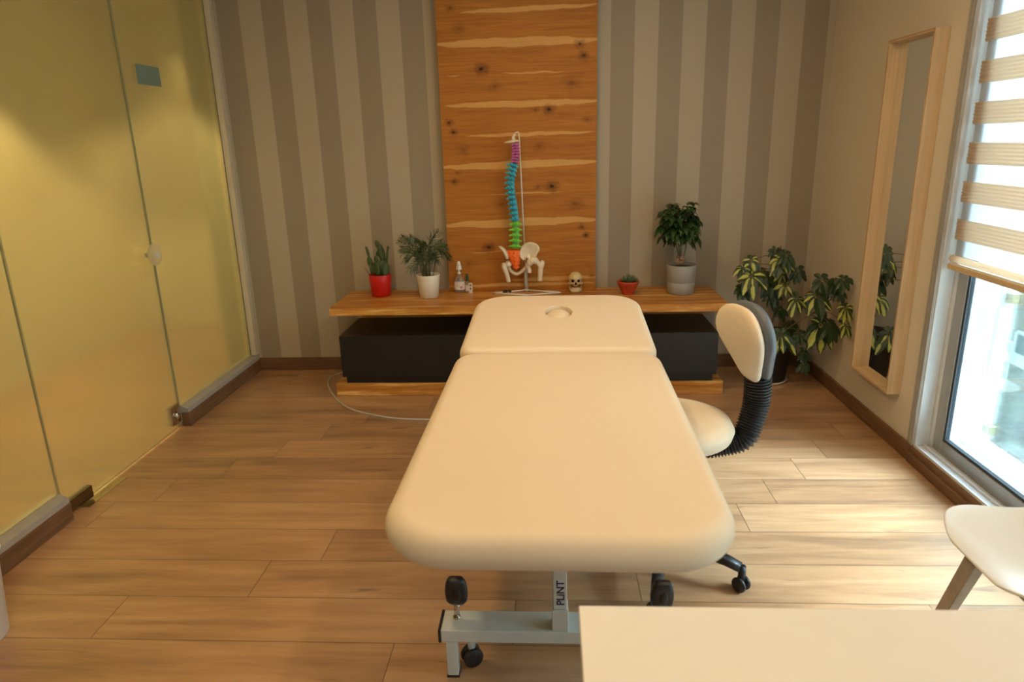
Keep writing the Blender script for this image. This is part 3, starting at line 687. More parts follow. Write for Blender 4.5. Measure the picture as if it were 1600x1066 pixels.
# ---------------- spine model
YS = 4.33
t = thing('spine_model', 'coloured plastic anatomical spine model hanging on white metal stand', 'model', (-.16, YS+.08, SZ))
P0 = Vector((-.158, YS+.06, SZ))
Lc = atz(771, 459.5, SZ); Lc.z = SZ+.006; Bk = Vector((P0.x, P0.y, SZ+.006)); Rc = Vector((2*Bk.x-Lc.x+.01, Lc.y-.01, SZ+.006)); Fc = Vector((Bk.x+.01, Lc.y*2-Bk.y, SZ+.006))
b = MB()
for a_, c_ in ((Bk, Lc), (Lc, Fc), (Fc, Rc), (Rc, Bk)): b.tube([a_, c_], .0055, 8)
b.build('stand_base', M['white'], t, smooth=True)
ptop = aty(811, 209, YS+.03)
b = MB(); pm = aty(819, 415, YS+.05)
b.tube([P0+Vector((0,0,.002)), Vector((P0.x-.003, pm.y, .715))], [.0115, .0105], 14); b.lathe([(.015, 0), (.015, .012), (.0115, .016)], P0, 16); b.build('stand_tube', M['painted'], t, smooth=True)
b = MB(); b.tube([Vector((P0.x-.003, pm.y, .70)), ptop, ptop+Vector((-.006, 0, .010)), ptop+Vector((-.02, 0, .008)), ptop+Vector((-.028, 0, -.004))], [.0042, .0036, .0036, .0036, .0036], 8); b.build('support_rod', M['white'], t, smooth=True)
path = [aty(804, 224.5, YS), aty(805, 239, YS), aty(803, 255, YS), aty(800, 270, YS), aty(797.5, 285, YS), aty(799, 303, YS), aty(802, 320, YS), aty(804, 338, YS), aty(805.5, 352, YS), aty(806, 370, YS), aty(805.5, 389, YS)]
pp = smooth3(path, 20)
acc = [0]
for a_, c_ in zip(pp, pp[1:]): acc.append(acc[-1]+(c_-a_).length)
def along(s):
    s = max(0, min(s, acc[-1]-1e-6))
    for i in range(len(acc)-1):
        if acc[i+1] >= s: return pp[i].lerp(pp[i+1], (s-acc[i])/max(1e-9, acc[i+1]-acc[i]))
    return pp[-1]
segs = [7]*0
hs = [.0165]*7 + [.0248 + .0008*k for k in range(12)] + [.034]*5
kf = acc[-1]/sum(hs); s = 0
for i, h in enumerate(hs):
    h *= kf; p = along(s+h/2); tdir = (along(s+h) - along(s)).normalized()
    kind = 0 if i < 7 else (1 if i < 19 else 2)
    m = (M['purple'], M['blue'], M['green'])[kind]
    r = (.0165, .0185+.0003*(i-7), .0235)[kind]; q = Vector((0,0,1)).rotation_difference(tdir).to_matrix() @ Matrix.Rotation((-.25, .35, .1)[kind], 3, 'Z')
    W = lambda x, y, z: p + q @ Vector((x, y, -z))
    b = MB()
    b.lathe([(r*.92, -h*.42), (r, -h*.36), (r*.86, 0), (r, h*.36), (r*.92, h*.42)], W(0, .012, 0), 16, tdir, sy=.8)
    tw = (.024, .036-.0011*(i-7), .040)[kind]
    for sg in (-1, 1):
        b.tube([W(0, -.008, 0), W(sg*tw*.6, -.014, .002), W(sg*tw, -.020, -.004*(kind != 2))], [.0075, .0065, .0052+(.0018 if kind == 1 else 0)], 7)
        b.tube([W(sg*r*.5, .01, -.002), W(sg*r*.6, -.010, -.002)], [.006, .006], 7)
        b.ell(W(sg*r*.55, -.016, .004), (.0055, .005, h*.36), q, 8, 6)
    sl = (.014, .020, .020)[kind]
    b.tube([W(0, -.012, 0), W(0, -.020-sl*.4, .004), W(0, -.018-sl, .012 if kind == 1 else .004)], [.0085, .0075, .0062], 7)
    b.build('vertebra', m, t, smooth=True)
    b = MB(); b.lathe([(r*.9, -h*.13), (r*.95, 0), (r*.9, h*.13)], W(0, .012, h*.5), 14, tdir, sy=.8); b.build('spinal_disc', M['disc'], t, smooth=True)
    s += h
# occiput + atlas
oc = aty(803, 221.5, YS)
b = MB(); R_ = Matrix.Rotation(-.12, 3, 'Y')
b.ell(oc+Vector((-.012, 0, .0)), (.036, .030, .010), R_, 20, 10); b.ell(oc+Vector((-.040, -.01, -.002)), (.018, .014, .005), R_ , 12, 8); b.ell(oc+Vector((.010, .0, .004)), (.020, .018, .008)); b.tube([oc+Vector((.0, .0, .004)), oc+Vector((-.003, 0, .030)), oc+Vector((.008, 0, .042))], [.014, .008, .008], 10)
b.build('occipital_plate', M['bone'], t, smooth=True)
# sacrum
b = MB()
zt, zb_ = aty(803, 391, YS), aty(807, 421, YS)
rs = []
for k in range(9):
    f = k/8; cc = zt.lerp(zb_, f); w = .040*(1-f**1.4)+.006; bump = 1+.10*math.cos(k*PI)
    rs.append([cc + Vector((w*bump*math.cos(a), (.014+.008*(1-f))*math.sin(a)-.012*math.sin(PI*f), 0)) for a in [2*PI*i/20 for i in range(20)]])
b.rings(rs)
for k in range(5):
    f = k/5+.08; cc = zt.lerp(zb_, f); w = .040*(1-f**1.4)+.006
    b.ell(cc+Vector((0, -.026-.006*math.sin(PI*f), 0)), (.006, .010, .008))
    for sg in (-1, 1): b.ell(cc+Vector((sg*w*.5, -.020, 0)), (.007, .008, .007)); b.ell(cc+Vector((sg*w*.88, -.006, .0)), (.009, .010, .009))
b.build('sacrum', M['orange'], t, smooth=True)
# hip bones from outlines in the plane of the bone, given thickness and a dished surface
def plate(outline, Y, dish, name, thick, yaw=0., rows=10):
    pts = [aty(px, py, Y) for px, py in outline]
    cen = sum(pts, Vector((0,0,0)))/len(pts)
    sm = smooth3(pts+[pts[0]], 4)[:-1]
    b = MB(); prev = None
    R = []
    for k in range(rows):
        f = 1 - k/rows
        ring = []
        for p in sm:
            q = cen + (p-cen)*f
            dy = dish*(1-f*f); q = Vector((q.x, Y + dy + (q.x-cen.x)*math.tan(yaw), q.z)); ring.append(q)
        R.append(ring)
    V = b.rings(R, False); cv = b.bm.verts.new((cen.x, Y+dish, cen.z)); n = len(sm)
    for i in range(n): b.bm.faces.new((V[-1][i], V[-1][(i+1) % n], cv))
    bmesh.ops.recalc_face_normals(b.bm, faces=b.bm.faces)
    return b.build(name, M['bone'], t, smooth=True, solid=thick, sub=1)
z10 = lambda x, y: (760+x/10.66, 370+y/10.66)
plate([z10(*p) for p in ((545, 290), (570, 200), (620, 130), (700, 95), (790, 100), (860, 140), (885, 205), (850, 270), (820, 340), (800, 420), (740, 450), (700, 370), (650, 350), (610, 395), (560, 350))], YS-.03, .018, 'hip_bone', .014, -.25)
b = MB()
def Q(x, y, dy=0): return aty(*z10(x, y), YS-.02+dy)
b.tube(smooth3([Q(740, 380), Q(720, 440, .0), Q(690, 480, .01), Q(715, 560, .01), Q(712, 600, .01)], 4), [.022]*5+[.018]*5+[.0135]*6+[.012], 10)
b.ell(Q(770, 400, -.01), (.022, .020, .022))
b.build('ischium', M['bone'], t, smooth=True)
b = MB(); b.tube(smooth3([Q(690, 470, .01), Q(630, 540, .03), Q(560, 600, .04), Q(490, 620, .04), Q(420, 580, .04), Q(380, 520, .03), Q(350, 400, .03)], 4), .010, 10); b.build('pubic_arch', M['bone'], t, smooth=True)
b = MB(); pts = smooth3([Q(225, 160, .0), Q(290, 220), Q(330, 300), Q(345, 370)], 5)
b.rings([[p + Vector((math.cos(a)*(.010+.003*math.sin(PI*i/15)), math.sin(a)*.042*math.sin(PI*(i+2.5)/20)**.8, 0)) for a in [2*PI*k/16 for k in range(16)]] for i, p in enumerate(pts)])
b.build('hip_bone', M['bone'], t, smooth=True)
def femur(head, neck, troch, shaft, end, r):
    b = MB(); b.ell(head, (r*1.35,)*3); b.tube(smooth3([head, neck, shaft[0]], 5), [r*.9]*5+[r*.9]*5+[r*.95], 12)
    b.tube(smooth3([troch, shaft[0], shaft[1], end], 5), [r*.55, r*.9, r*1.05, r*1.1, r*1.1]+[r*1.05]*3+[r]*3+[r*.92]*5, 12); b.ell(troch, (r*.95, r*.9, r*1.1))
    b.build('femur', M['bone'], t, smooth=True)
femur(Q(810, 400, -.01), Q(850, 425, -.01), Q(930, 440, 0), [Q(905, 510, 0), Q(900, 600, 0)], Q(890, 735, 0), .0165)
femur(Q(370, 460, .02), Q(340, 450, .02), Q(290, 470, .02), [Q(300, 520, .02), Q(340, 620, .02)], Q(372, 755, .02), .0150)
# little black clamp parts lying on the base
kx = atz(789, 458.5, SZ); b = MB(); b.tube([kx+Vector((-.012, 0, .010)), kx+Vector((.012, .012, .010))], .009, 10); b.ell(kx+Vector((.030, .02, .010)), (.012, .009, .009)); b.tube([kx+Vector((.0, .01, .008)), kx+Vector((.045, .03, .008))], .004, 8)
tag(b.build('metal_clamp', M['blackplastic'], smooth=True), 'small dark clamp lying on the spine model stand base', 'clamp')

# ---------------- skull
c = Vector((.158, 4.345, SZ)); t = thing('skull_model', 'miniature yellowish human skull model on the sideboard', 'skull', c)
b = MB(); u, v = 56, 40; rs = []
def sk(th, ph):      # th 0..pi from bottom, ph around; face towards -y
    d = Vector((math.sin(th)*math.cos(ph), math.sin(th)*math.sin(ph), -math.cos(th)))
    r = Vector((.0445*d.x, .058*d.y, .046*d.z)); z = r.z; fr = max(0, -d.y)
    if z < 0:                                    # lower face: narrower, pulled down to the upper teeth
        k = min(1, -z/.046); r.x *= 1-.26*k; r.z -= .014*k*fr; r.y *= 1-.10*k*(1-fr)
        if r.y > 0: r.z *= .62
    def dent(x, zc, rx, rz, dep):
        dd = ((r.x-x)/rx)**2 + ((r.z-zc)/rz)**2
        return dep*max(0, 1-dd)**.6 if r.y < 0 and dd < 1 else 0
    r.y += dent(-.018, -.006, .0125, .0115, .018) + dent(.018, -.006, .0125, .0115, .018) + dent(0, -.022, .0075, .011, .013)
    r.y += dent(-.030, -.045, .009, .012, .015) + dent(.030, -.045, .009, .012, .015)
    if fr > .3: r.y -= .003*math.exp(-((r.z-.008)/.006)**2) + .004*math.exp(-((r.z+.022)/.008)**2)*min(1, abs(r.x)/.03)
    return c + Vector((0, .01, .083)) + r
for j in range(1, v): rs.append([sk(PI*j/v, 2*PI*i/u) for i in range(u)])
b.rings(rs); b.build('cranium', M['skull'], t, smooth=True)
for (x, z, a, bb) in ((-.018, -.006, .0088, .0080), (.018, -.006, .0088, .0080)):
    b = MB(); b.ell(c+Vector((x, -.034, .083+z)), (a*1.15, .0055, bb*1.1)); b.build('eye_socket', M['socket'], t, smooth=True)
b = MB(); b.ell(c+Vector((-.0028, -.0385, .060)), (.0040, .006, .0075)); b.ell(c+Vector((.0028, -.0385, .060)), (.0040, .006, .0075)); b.ell(c+Vector((0, -.0385, .066)), (.003, .006, .006)); b.build('nose_cavity', M['socket'], t, smooth=True)
b = MB(); arc = [Vector((.036*math.cos(a), -.044*math.sin(a)+.012, 0)) for a in [PI*k/16 for k in range(17)]]
hgt = [.040-.026*math.sin(PI*k/16)**.6 for k in range(17)]
for a_, c_, h0, h1 in zip(arc, arc[1:], hgt, hgt[1:]):
    vs = [c+a_+Vector((0,0,.0)), c+c_+Vector((0,0,.0)), c+c_*1.0+Vector((0,0,h1+.003)), c+a_+Vector((0,0,h0+.003))]
    b.bm.faces.new([b.bm.verts.new(p) for p in vs])
bmesh.ops.remove_doubles(b.bm, verts=b.bm.verts, dist=1e-5); b.build('jaw', M['skull'], t, smooth=True, solid=.007)
for row, z in (('upper', .0285), ('lower', .0205)):
    b = MB()
    for k in range(10):
        a = PI*(.24+.52*k/9); b.ell(c+Vector((.030*math.cos(a), -.040*math.sin(a)+.008, z)), (.0032, .003, .0048), None, 8, 6)
    b.build('teeth', M['bone'], t, smooth=True)
for sg in (-1, 1):
    b = MB(); b.tube(smooth3([c+Vector((sg*.024, -.036, .062)), c+Vector((sg*.038, -.022, .056)), c+Vector((sg*.043, .004, .060))], 5), .0042, 8); b.build('cheekbone', M['skull'], t, smooth=True)

# ---------------- succulent in clay bowl
c = Vector((.482, 4.262, SZ)); t = thing('potted_succulent', 'spiky succulent in a ribbed terracotta red bowl', 'plant', c)
b = MB(); rs = []
for r, z in ((.034, 0), (.038, .004), (.038, .012), (.050, .035), (.066, .068), (.070, .078), (.069, .084), (.062, .084), (.060, .072)):
    rs.append([c+Vector(((r+.0018*math.cos(14*a)*(1 if .01 < z < .07 else 0))*math.cos(a), (r+.0018*math.cos(14*a)*(1 if .01 < z < .07 else 0))*math.sin(a), z)) for a in [2*PI*k/84 for k in range(84)]])
b.rings(rs); b.build('bowl', M['clay'], t, smooth=True)
b = MB(); b.lathe([(.061, .070), (.05, .076), (.002, .08)], c, 24); b.build('soil', M['soil'], t, smooth=True)
b = MB(); rnd = random.Random(5)
for (ox, oy, n, L) in ((.0, 0, 16, .055), (.028, -.01, 14, .045), (-.025, .0, 12, .04), (.010, -.03, 12, .04)):
    for k in range(n):
        a = rnd.random()*2*PI; e = rnd.uniform(.35, 1.5); d = Vector((math.cos(a)*math.cos(e), math.sin(a)*math.cos(e), math.sin(e)))
        b.tube([c+Vector((ox, oy, .072)), c+Vector((ox, oy, .078))+d*L*.5, c+Vector((ox, oy, .078))+d*L*rnd.uniform(.8, 1.1)], [.004, .0035, .0006], 6)
b.build('succulent_leaves', M['succ'], t, smooth=True)

# ---------------- plant in grey pot
c = Vector((.808, 4.26, SZ)); t = thing('potted_tree', 'small bushy green tree in grey ribbed pot', 'plant', c)
pot(t, c, .080, .092, .183, M['greypot'], .005, band=.42)
YT = 4.26
b = MB(); st = []
for (bx, by, tx, ty_) in ((1063, 409, 1057, 368), (1064, 409, 1062, 370), (1066, 408, 1074, 372), (1062, 409, 1050, 360)):
    a_, c_ = aty(bx, by, YT), aty(tx, ty_, YT); b.tube(smooth3([a_, a_.lerp(c_, .5)+Vector((.004, 0, 0)), c_], 4), .0035, 7); st.append(c_)
b.build('stems', M['stem'], t, smooth=True)
b = MB(); rnd = random.Random(3)
for k in range(9):
    p = aty(1063+rnd.uniform(-8, 8), 408+rnd.uniform(-6, 3), YT+rnd.uniform(-.03, .0)); b.ell(p, (.010, .008, .016), Matrix.Rotation(rnd.uniform(-.6, .6), 3, 'Y'), 12, 8)
b.build('seed_husks', M['seed'], t, smooth=True)
b = MB(); sb = MB(); rnd = random.Random(11); hub = aty(1060, 352, YT)
for k in range(75):
    px, py = rnd.gauss(1061, 17), rnd.gauss(345, 15)
    if not (1028 < px < 1096 and 314 < py < 384): continue
    if ((px-1061)/36)**2 + ((py-345)/34)**2 > 1: continue
    p = aty(px, py, YT+rnd.uniform(-.14, .12)); out = (p-hub); out.z *= .4
    if k < 26: sb.tube(smooth3([hub+Vector((0, 0, -.08)), hub.lerp(p, .5)+Vector((0,0,.01)), p], 3), .0018, 5)
    for s_ in (0, .9, -.9, 1.7, -1.7):
        d = Matrix.Rotation(s_+rnd.uniform(-.2, .2), 3, 'Z') @ (out.normalized() if out.length > 0 else Vector((1,0,0)))
        b.leaf(p, d + Vector((0, 0, rnd.uniform(-.5, .15))), (0,0,1), rnd.uniform(.055, .085), .034, .8, n=5)
sb.build('twigs', M['stem'], t, smooth=True); b.build('foliage', M['tree'], t)

# ---------------- schefflera in the corner
c = Vector((1.36, 4.22, .0)); t = thing('umbrella_plant', 'large variegated umbrella plant in black pot by corner', 'plant', c)
b = MB(); b.lathe([(.10, .012), (.115, .02), (.115, .03), (.145, .285), (.155, .29), (.155, .31), (.146, .31), (.142, .28)], c, 40); b.build('pot', M['blackpot'], t, smooth=True)
b = MB(); b.lathe([(.09, 0), (.118, .003), (.130, .018), (.125, .018), (.116, .008), (.09, .008)], c, 40); b.build('saucer', M['whitepot'], t, smooth=True)
b = MB(); b.lathe([(.143, .28), (.10, .29), (.003, .293)], c, 24); b.build('soil', M['soil'], t, smooth=True)
z1 = lambda x, y: (1140+x/4.848, 380+y/4.848)
wh = [ # zoom x, y, depth Y, radius px(zoom), variegated?, facing down weight
 (165, 245, 4.08, 115, 1), (165, 130, 4.15, 85, 1), (100, 190, 4.12, 75, 1), (390, 130, 4.15, 100, 1), (345, 60, 4.2, 60, 0), (430, 90, 4.12, 80, 0), (520, 210, 4.2, 75, 0), (420, 320, 4.2, 70, 1),
 (320, 300, 4.25, 90, 0), (320, 390, 4.25, 80, 0), (505, 425, 4.02, 90, 1), (655, 400, 3.95, 120, 1), (700, 280, 4.0, 100, 0), (800, 290, 3.9, 75, 0), (860, 275, 3.85, 75, 0), (830, 370, 3.9, 60, 0),
 (880, 490, 3.8, 90, 1), (880, 620, 3.8, 75, 1), (690, 620, 3.95, 150, 1), (760, 620, 3.92, 100, 0), (390, 690, 4.0, 120, 1), (540, 690, 4.1, 70, 0), (560, 830, 4.05, 65, 0), (380, 500, 4.2, 60, 0), (250, 230, 4.25, 90, 0), (400, 230, 4.25, 70, 1),
 (100, 340, 4.1, 70, 0), (740, 340, 4.0, 60, 0), (560, 920, 4.0, 55, 0), (460, 610, 4.2, 70, 0)]
lv = MB(); ld = MB(); sb = MB(); rnd = random.Random(21)
stalk = [c+Vector((-.03, -.02, .29)), aty(*z1(335, 560), 4.24), aty(*z1(345, 400), 4.25), aty(*z1(370, 250), 4.24), aty(*z1(388, 110), 4.22), aty(*z1(386, 20), 4.22)]
sp = smooth3(stalk, 6); sb.tube(sp, [.007-.004*i/len(sp) for i in range(len(sp))], 8)
st2 = smooth3([c+Vector((.03, -.03, .29)), aty(*z1(450, 640), 4.1), aty(*z1(560, 570), 4.0), aty(*z1(650, 520), 3.97), aty(*z1(760, 430), 3.95), aty(*z1(820, 330), 3.9)], 6); sb.tube(st2, [.006-.003*i/len(st2) for i in range(len(st2))], 8)
allp = sp + st2
for (x, y, Y, rz, var) in wh:
    p = aty(*z1(x, y), Y); near = min(allp, key=lambda q: (q-p).length+.5*max(0, q.z-p.z))
    sb.tube(smooth3([near, near.lerp(p, .5)+Vector((0,0,.02)), p], 4), .0022, 6)
    L = rz/4.848/FPX*Y*1.22; n = rnd.choice((7, 8, 8)); ph = rnd.random()*6.28
    ax = Vector((rnd.uniform(-.35, .35), -.8 - rnd.random()*.3, rnd.uniform(.25, .8))).normalized()
    e1 = ax.orthogonal().normalized(); e2 = ax.cross(e1)
    for k in range(n):
        a = ph + 2*PI*k/n + rnd.uniform(-.1, .1); d = e1*math.cos(a)+e2*math.sin(a)
        d = d*1.0 + ax*rnd.uniform(.05, .25) + Vector((0, 0, -.25))
        LL = L*rnd.uniform(.75, 1.05)*(1.1 if d.z < 0 else .8)
        q = p + d.normalized()*LL*.12; sb.tube([p, q], .0012, 5)
        (lv if var and rnd.random() < .84 else ld).leaf(q, d + Vector((0,0,-.25*rnd.random())), ax, LL*.95, LL*rnd.uniform(.44, .54), rnd.uniform(.35, .9), n=7, fold=.10, tip=.9)
for k_ in range(len(lv.bm.verts)): pass
def clampx(mb):
    for v in mb.bm.verts:
        if v.co.x > 1.672: v.co.x = 1.672 - (v.co.x-1.672)*.2
        if v.co.y > 4.48: v.co.y = 4.48
for q_ in (lv, ld, sb): clampx(q_)
lv.build('variegated_leaves', M['scheff'], t); ld.build('dark_leaves', M['scheffd'], t); sb.build('stems', M['bark'], t, smooth=True)

# ================================================================== MIRROR
t = thing('wall_mirror', 'tall narrow mirror in a pale wood box frame', 'mirror', (XR, 3.43, .26))
y0, y1, z0, z1_, xf = 3.232, 3.648, .268, 1.914, 1.626; w = .013
fr = MB()
fr.box((xf, y0, z0), (XR-.0005, y0+w, z1_)); fr.box((xf, y1-w, z0), (XR-.0005, y1, z1_)); fr.box((xf, y0+w, z0), (XR-.0005, y1-w, z0+w)); fr.box((xf, y0+w, z1_-w), (XR-.0005, y1-w, z1_))
fr.build('mirror_frame', M['pale'], t, bevel=.0015)
b = MB(); xe = xf-.0008
b.box((xe, y0+.001, z0+.001), (xf, y0+w-.008, z1_-.001)); b.box((xe, y1-.004, z0+.001), (xf, y1-.001, z1_-.001)); b.box((xe, y0+.005, z1_-.005), (xf, y1-.004, z1_-.001)); b.box((xe, y0+.005, z0+.001), (xf, y1-.004, z0+.004)); b.build('frame_edge', M['paleedge'], t)
box('mirror_glass', (XR-.020, y0+w, z0+w), (XR-.014, y1-w, z1_-w), M['mirror'], t)

# ================================================================== TREATMENT BED
t = thing('treatment_table', 'cream padded treatment table with face hole on grey frame', 'treatment table', (.01, 2.1, 0))
def rrect(cx, cy, hx, hy, rf, rb, n=14):
    hx = max(hx, .0005); hy = max(hy, .0005); out = []
    for (sx, sy, r, a0) in ((1, -1, rf, -PI/2), (1, 1, rb, 0), (-1, 1, rb, PI/2), (-1, -1, rf, PI)):
        r = min(r, hx*.98, hy*.98)
        for k in range(n): a = a0 + PI/2*k/(n-1); out.append((cx+sx*(hx-r)+r*math.cos(a), cy+sy*(hy-r)+r*math.sin(a)))
    return out
def cushion(name, cx, y0, y1, hx, zt, thick, rf, rb, rot=0, hole=None, er=.036, slope=0, parent=None, crown=.006):
    cy = (y0+y1)/2; hy = (y1-y0)/2; rings = []; b = MB()
    prof = []
    for k in range(9): a = PI/2*k/8; prof.append((er*(1-math.sin(a)), zt-thick+er*(1-math.cos(a)) - 0))
    prof = [(er*.9, zt-thick)] + [(er*(1-math.sin(PI/2*k/8)), zt-thick+er*(1-math.cos(PI/2*k/8))) for k in range(1, 9)]
    prof += [(er*(1-math.cos(PI/2*k/8)), zt-er+er*math.sin(PI/2*k/8)) for k in range(0, 9)]
    inner = 46
    for k in range(1, inner+1): prof.append((er+(min(hx, hy)-er)*k/inner, zt+crown*(1-(1-k/inner)**2)))
    def fz(x, y, z, top):
        z += slope*(y-y0)
        if hole and top:
            hx_, hy_, ra, rb_, dep = hole
            d = math.sqrt(((x-hx_)/ra)**2+((y-hy_)/rb_)**2)
            z -= dep*max(0, min(1, (1.25-d)/.25))**1.3
        return z
    for k, (ins, z) in enumerate(prof):
        kk = max(0, ins)
        ring = rrect(cx, cy, hx-kk, hy-kk, max(rf-kk, .004), max(rb-kk, .004))
        rings.append([Vector((x, y, fz(x, y, z, k > 14))) for x, y in ring])
    if rot:
        R = Matrix.Rotation(rot, 3, 'Z'); pv = Vector((0, 1.7, 0))
        rings = [[pv + R @ (p-pv) for p in r] for r in rings]
    b.rings(rings)
    return b.build(name, M['vinyl'], parent, smooth=True)
BROT = -.011
cushion('main_cushion', .013, 1.135, 2.350, .362, .778, .085, .150, .075, BROT, er=.041, parent=t)
hd = cushion('head_cushion', .013, 2.362, 3.06, .360, .778, .080, .060, .150, BROT, er=.032, slope=.075, parent=t, crown=.004)
cut = MB(); cut.lathe([(1, -.2), (1, .2)], (0, 0, 0), 48)
for v in cut.bm.verts: v.co = Vector((.031+v.co.x*.058 - 0, 2.785+v.co.y*.083, .80+v.co.z)) - ORG[t.name]
cme = bpy.data.meshes.new('cut'); cut.bm.to_mesh(cme); cob = bpy.data.objects.new('cut', cme); C.objects.link(cob); cob.location = t.location
md = hd.modifiers.new('hole', 'BOOLEAN'); md.object = cob; md.operation = 'DIFFERENCE'; md.solver = 'EXACT'
bpy.context.view_layer.update(); dg = bpy.context.evaluated_depsgraph_get()
nm = bpy.data.meshes.new_from_object(hd.evaluated_get(dg)); hd.modifiers.clear(); hd.data = nm; bpy.data.objects.remove(cob)
md = hd.modifiers.new('bevel', 'BEVEL'); md.width = .004; md.segments = 3; md.limit_method = 'ANGLE'; md.angle_limit = 1.0
for p in hd.data.polygons: p.use_smooth = True
b = MB(); b.ell((.031, 2.785, .785), (.0535, .077, .031), Matrix.Rotation(.09, 3, 'X'), 40, 24); b.build('face_hole_plug', M['vinyl'], t, smooth=True)
# frame below
G = M['painted']
box('seat_board', (-.27, 1.30, .672), (.28, 2.33, .694), M['black'], t); 
b = MB(); b.box((-.29, 2.42, .682), (.31, 3.0, .700), Matrix.Rotation(math.atan(.075), 3, 'X'), (.0, 2.382, .696)); b.build('head_board', M['black'], t)
b = MB()
for x in (-.24, .24): b.box((x-.02, 1.28, .632), (x+.02, 2.33, .672))
for y in (1.35, 1.9, 2.28): b.box((-.22, y-.02, .634), (.22, y+.02, .670))
b.build('upper_frame', G, t, bevel=.002)
def base_bar(y0, y1):
    br = MB(); br.box((-.325, y0, .122), (.345, y1, .162)); o = br.build('base_bar', G, t, bevel=.003)
    for xa in (-.333, .345): b = MB(); b.box((xa, y0-.001, .120), (xa+.008, y1+.001, .164)); b.build('end_cap', M['blackplastic'], o, bevel=.002)
    return o
b1 = base_bar(1.642, 1.732); b2 = base_bar(2.62, 2.71)
for (x, y) in ((-.312, 1.643), (.292, 1.643), (-.312, 2.665), (.292, 2.665)):
    b = MB(); b.box((x, y, .003), (x+.032, y+.032, .122)); lg = b.build('leg', G, t, bevel=.002)
    b = MB(); b.box((x-.002, y-.002, 0), (x+.034, y+.034, .008)); b.build('rubber_foot', M['blackplastic'], lg, bevel=.001)
def caster(x, y, ang=0., stem=True):
    b = MB()
    R = Matrix.Rotation(ang, 3, 'Z')
    for sg in (-1, 1): b.lathe([(.012, -.004), (.028, -.007), (.030, -.003), (.030, .004), (.026, .008), (.010, .009)], Vector((x, y, .0302)) + R @ Vector((0, sg*.013, 0)), 28, R @ Vector((0, 1, 0)))
    w = b.build('caster_wheel', M['blackplastic'], t, smooth=True)
    b = MB(); b.ell((x, y, .040), (.022, .020, .020)); b.build('caster_hood', M['blackplastic'], w, smooth=True)
    if stem: b = MB(); b.lathe([(.011, .055), (.013, .075), (.017, .121)], (x, y, 0), 18); b.build('caster_stem', G, t, smooth=True)
caster(-.246, 1.70, .5); caster(.27, 1.70, -.3); caster(-.246, 2.66, .4); caster(.27, 2.66, .2); 
# central column with its sleeve and printed label
b = MB(); b.box((-.006, 1.645, .162), (.040, 1.695, .232)); b.build('column_sleeve', G, t, bevel=.002)
b = MB(); b.box((-.002, 1.649, .232), (.036, 1.691, .50)); col_ = b.build('column', M['painted'], t, bevel=.002)
b = MB(); b.box((-.05, 1.63, .50), (.09, 1.73, .634)); b.build('lift_block', G, t, bevel=.004)
b = MB(); b.box((-.004, 1.732, .13), (.036, 2.62, .158)); b.build('base_spine', G, t, bevel=.003)
for sg in (-.20, -.05):
    b = MB(); b.tube([(sg, 2.10, .165), (sg, 2.62, .63)], .016, 10); b.tube([(sg+.035, 2.64, .165), (sg+.035, 2.12, .63)], .014, 10); b.build('scissor_arm', G, t, smooth=True)
def text_obj(s, size, m, parent, loc, rot, name, extr=.0003):
    cu = bpy.data.curves.new(name, 'FONT'); cu.body = s; cu.size = size; cu.extrude = extr; cu.offset = .0007; cu.align_x = 'LEFT'
    o = bpy.data.objects.new(name, cu); C.objects.link(o)
    dg = bpy.context.evaluated_depsgraph_get(); me = bpy.data.meshes.new_from_object(o.evaluated_get(dg)); bpy.data.objects.remove(o)
    R = rot.to_4x4()
    for v in me.vertices: v.co = (R @ v.co) + Vector(loc) - ORG[parent.name]
    me.materials.clear(); me.materials.append(m)
    o = bpy.data.objects.new(name, me); C.objects.link(o); o.parent = parent; return o
Rt = Matrix(((0, -1, 0), (0, 0, -1), (1, 0, 0)))      # text runs upwards on the face looking to -y
text_obj('PLiNT', .031, M['ink'], col_, (.0285, 1.6486, .246), Rt, 'printed_word')
def pedal(x, z0=.19):
    b = MB(); b.tube([(x-.004, 1.70, .160), (x, 1.695, z0+.012)], .0085, 12); b.lathe([(.011, 0), (.011, .004)], (x-.004, 1.70, .162), 16); r = b.build('pedal_rod', M['chrome'], t, smooth=True)
    b = MB(); ring = []
    for k in range(8):
        f = k/7; z = z0+.006+.094*f; w = .027+.006*math.sin(PI*min(1, f*1.1)); w *= (.75 if k in (0, 7) else 1); d = .016*(.6 if k in (0, 7) else 1)
        ring.append([(x+.002+w*math.copysign(abs(math.cos(a))**.6, math.cos(a)), 1.69+d*math.copysign(abs(math.sin(a))**.6, math.sin(a))-.012*f, z) for a in [2*PI*i/24 for i in range(24)]])
    b.rings(ring); b.build('foot_pedal', M['blackplastic'], r, smooth=True)
    b = MB(); b.ell((x+.004, 1.669, z0+.052), (.013, .006, .026)); b.build('pedal_grip', M['black'], r, smooth=True)
pedal(-.282, .212); pedal(.303, .206)

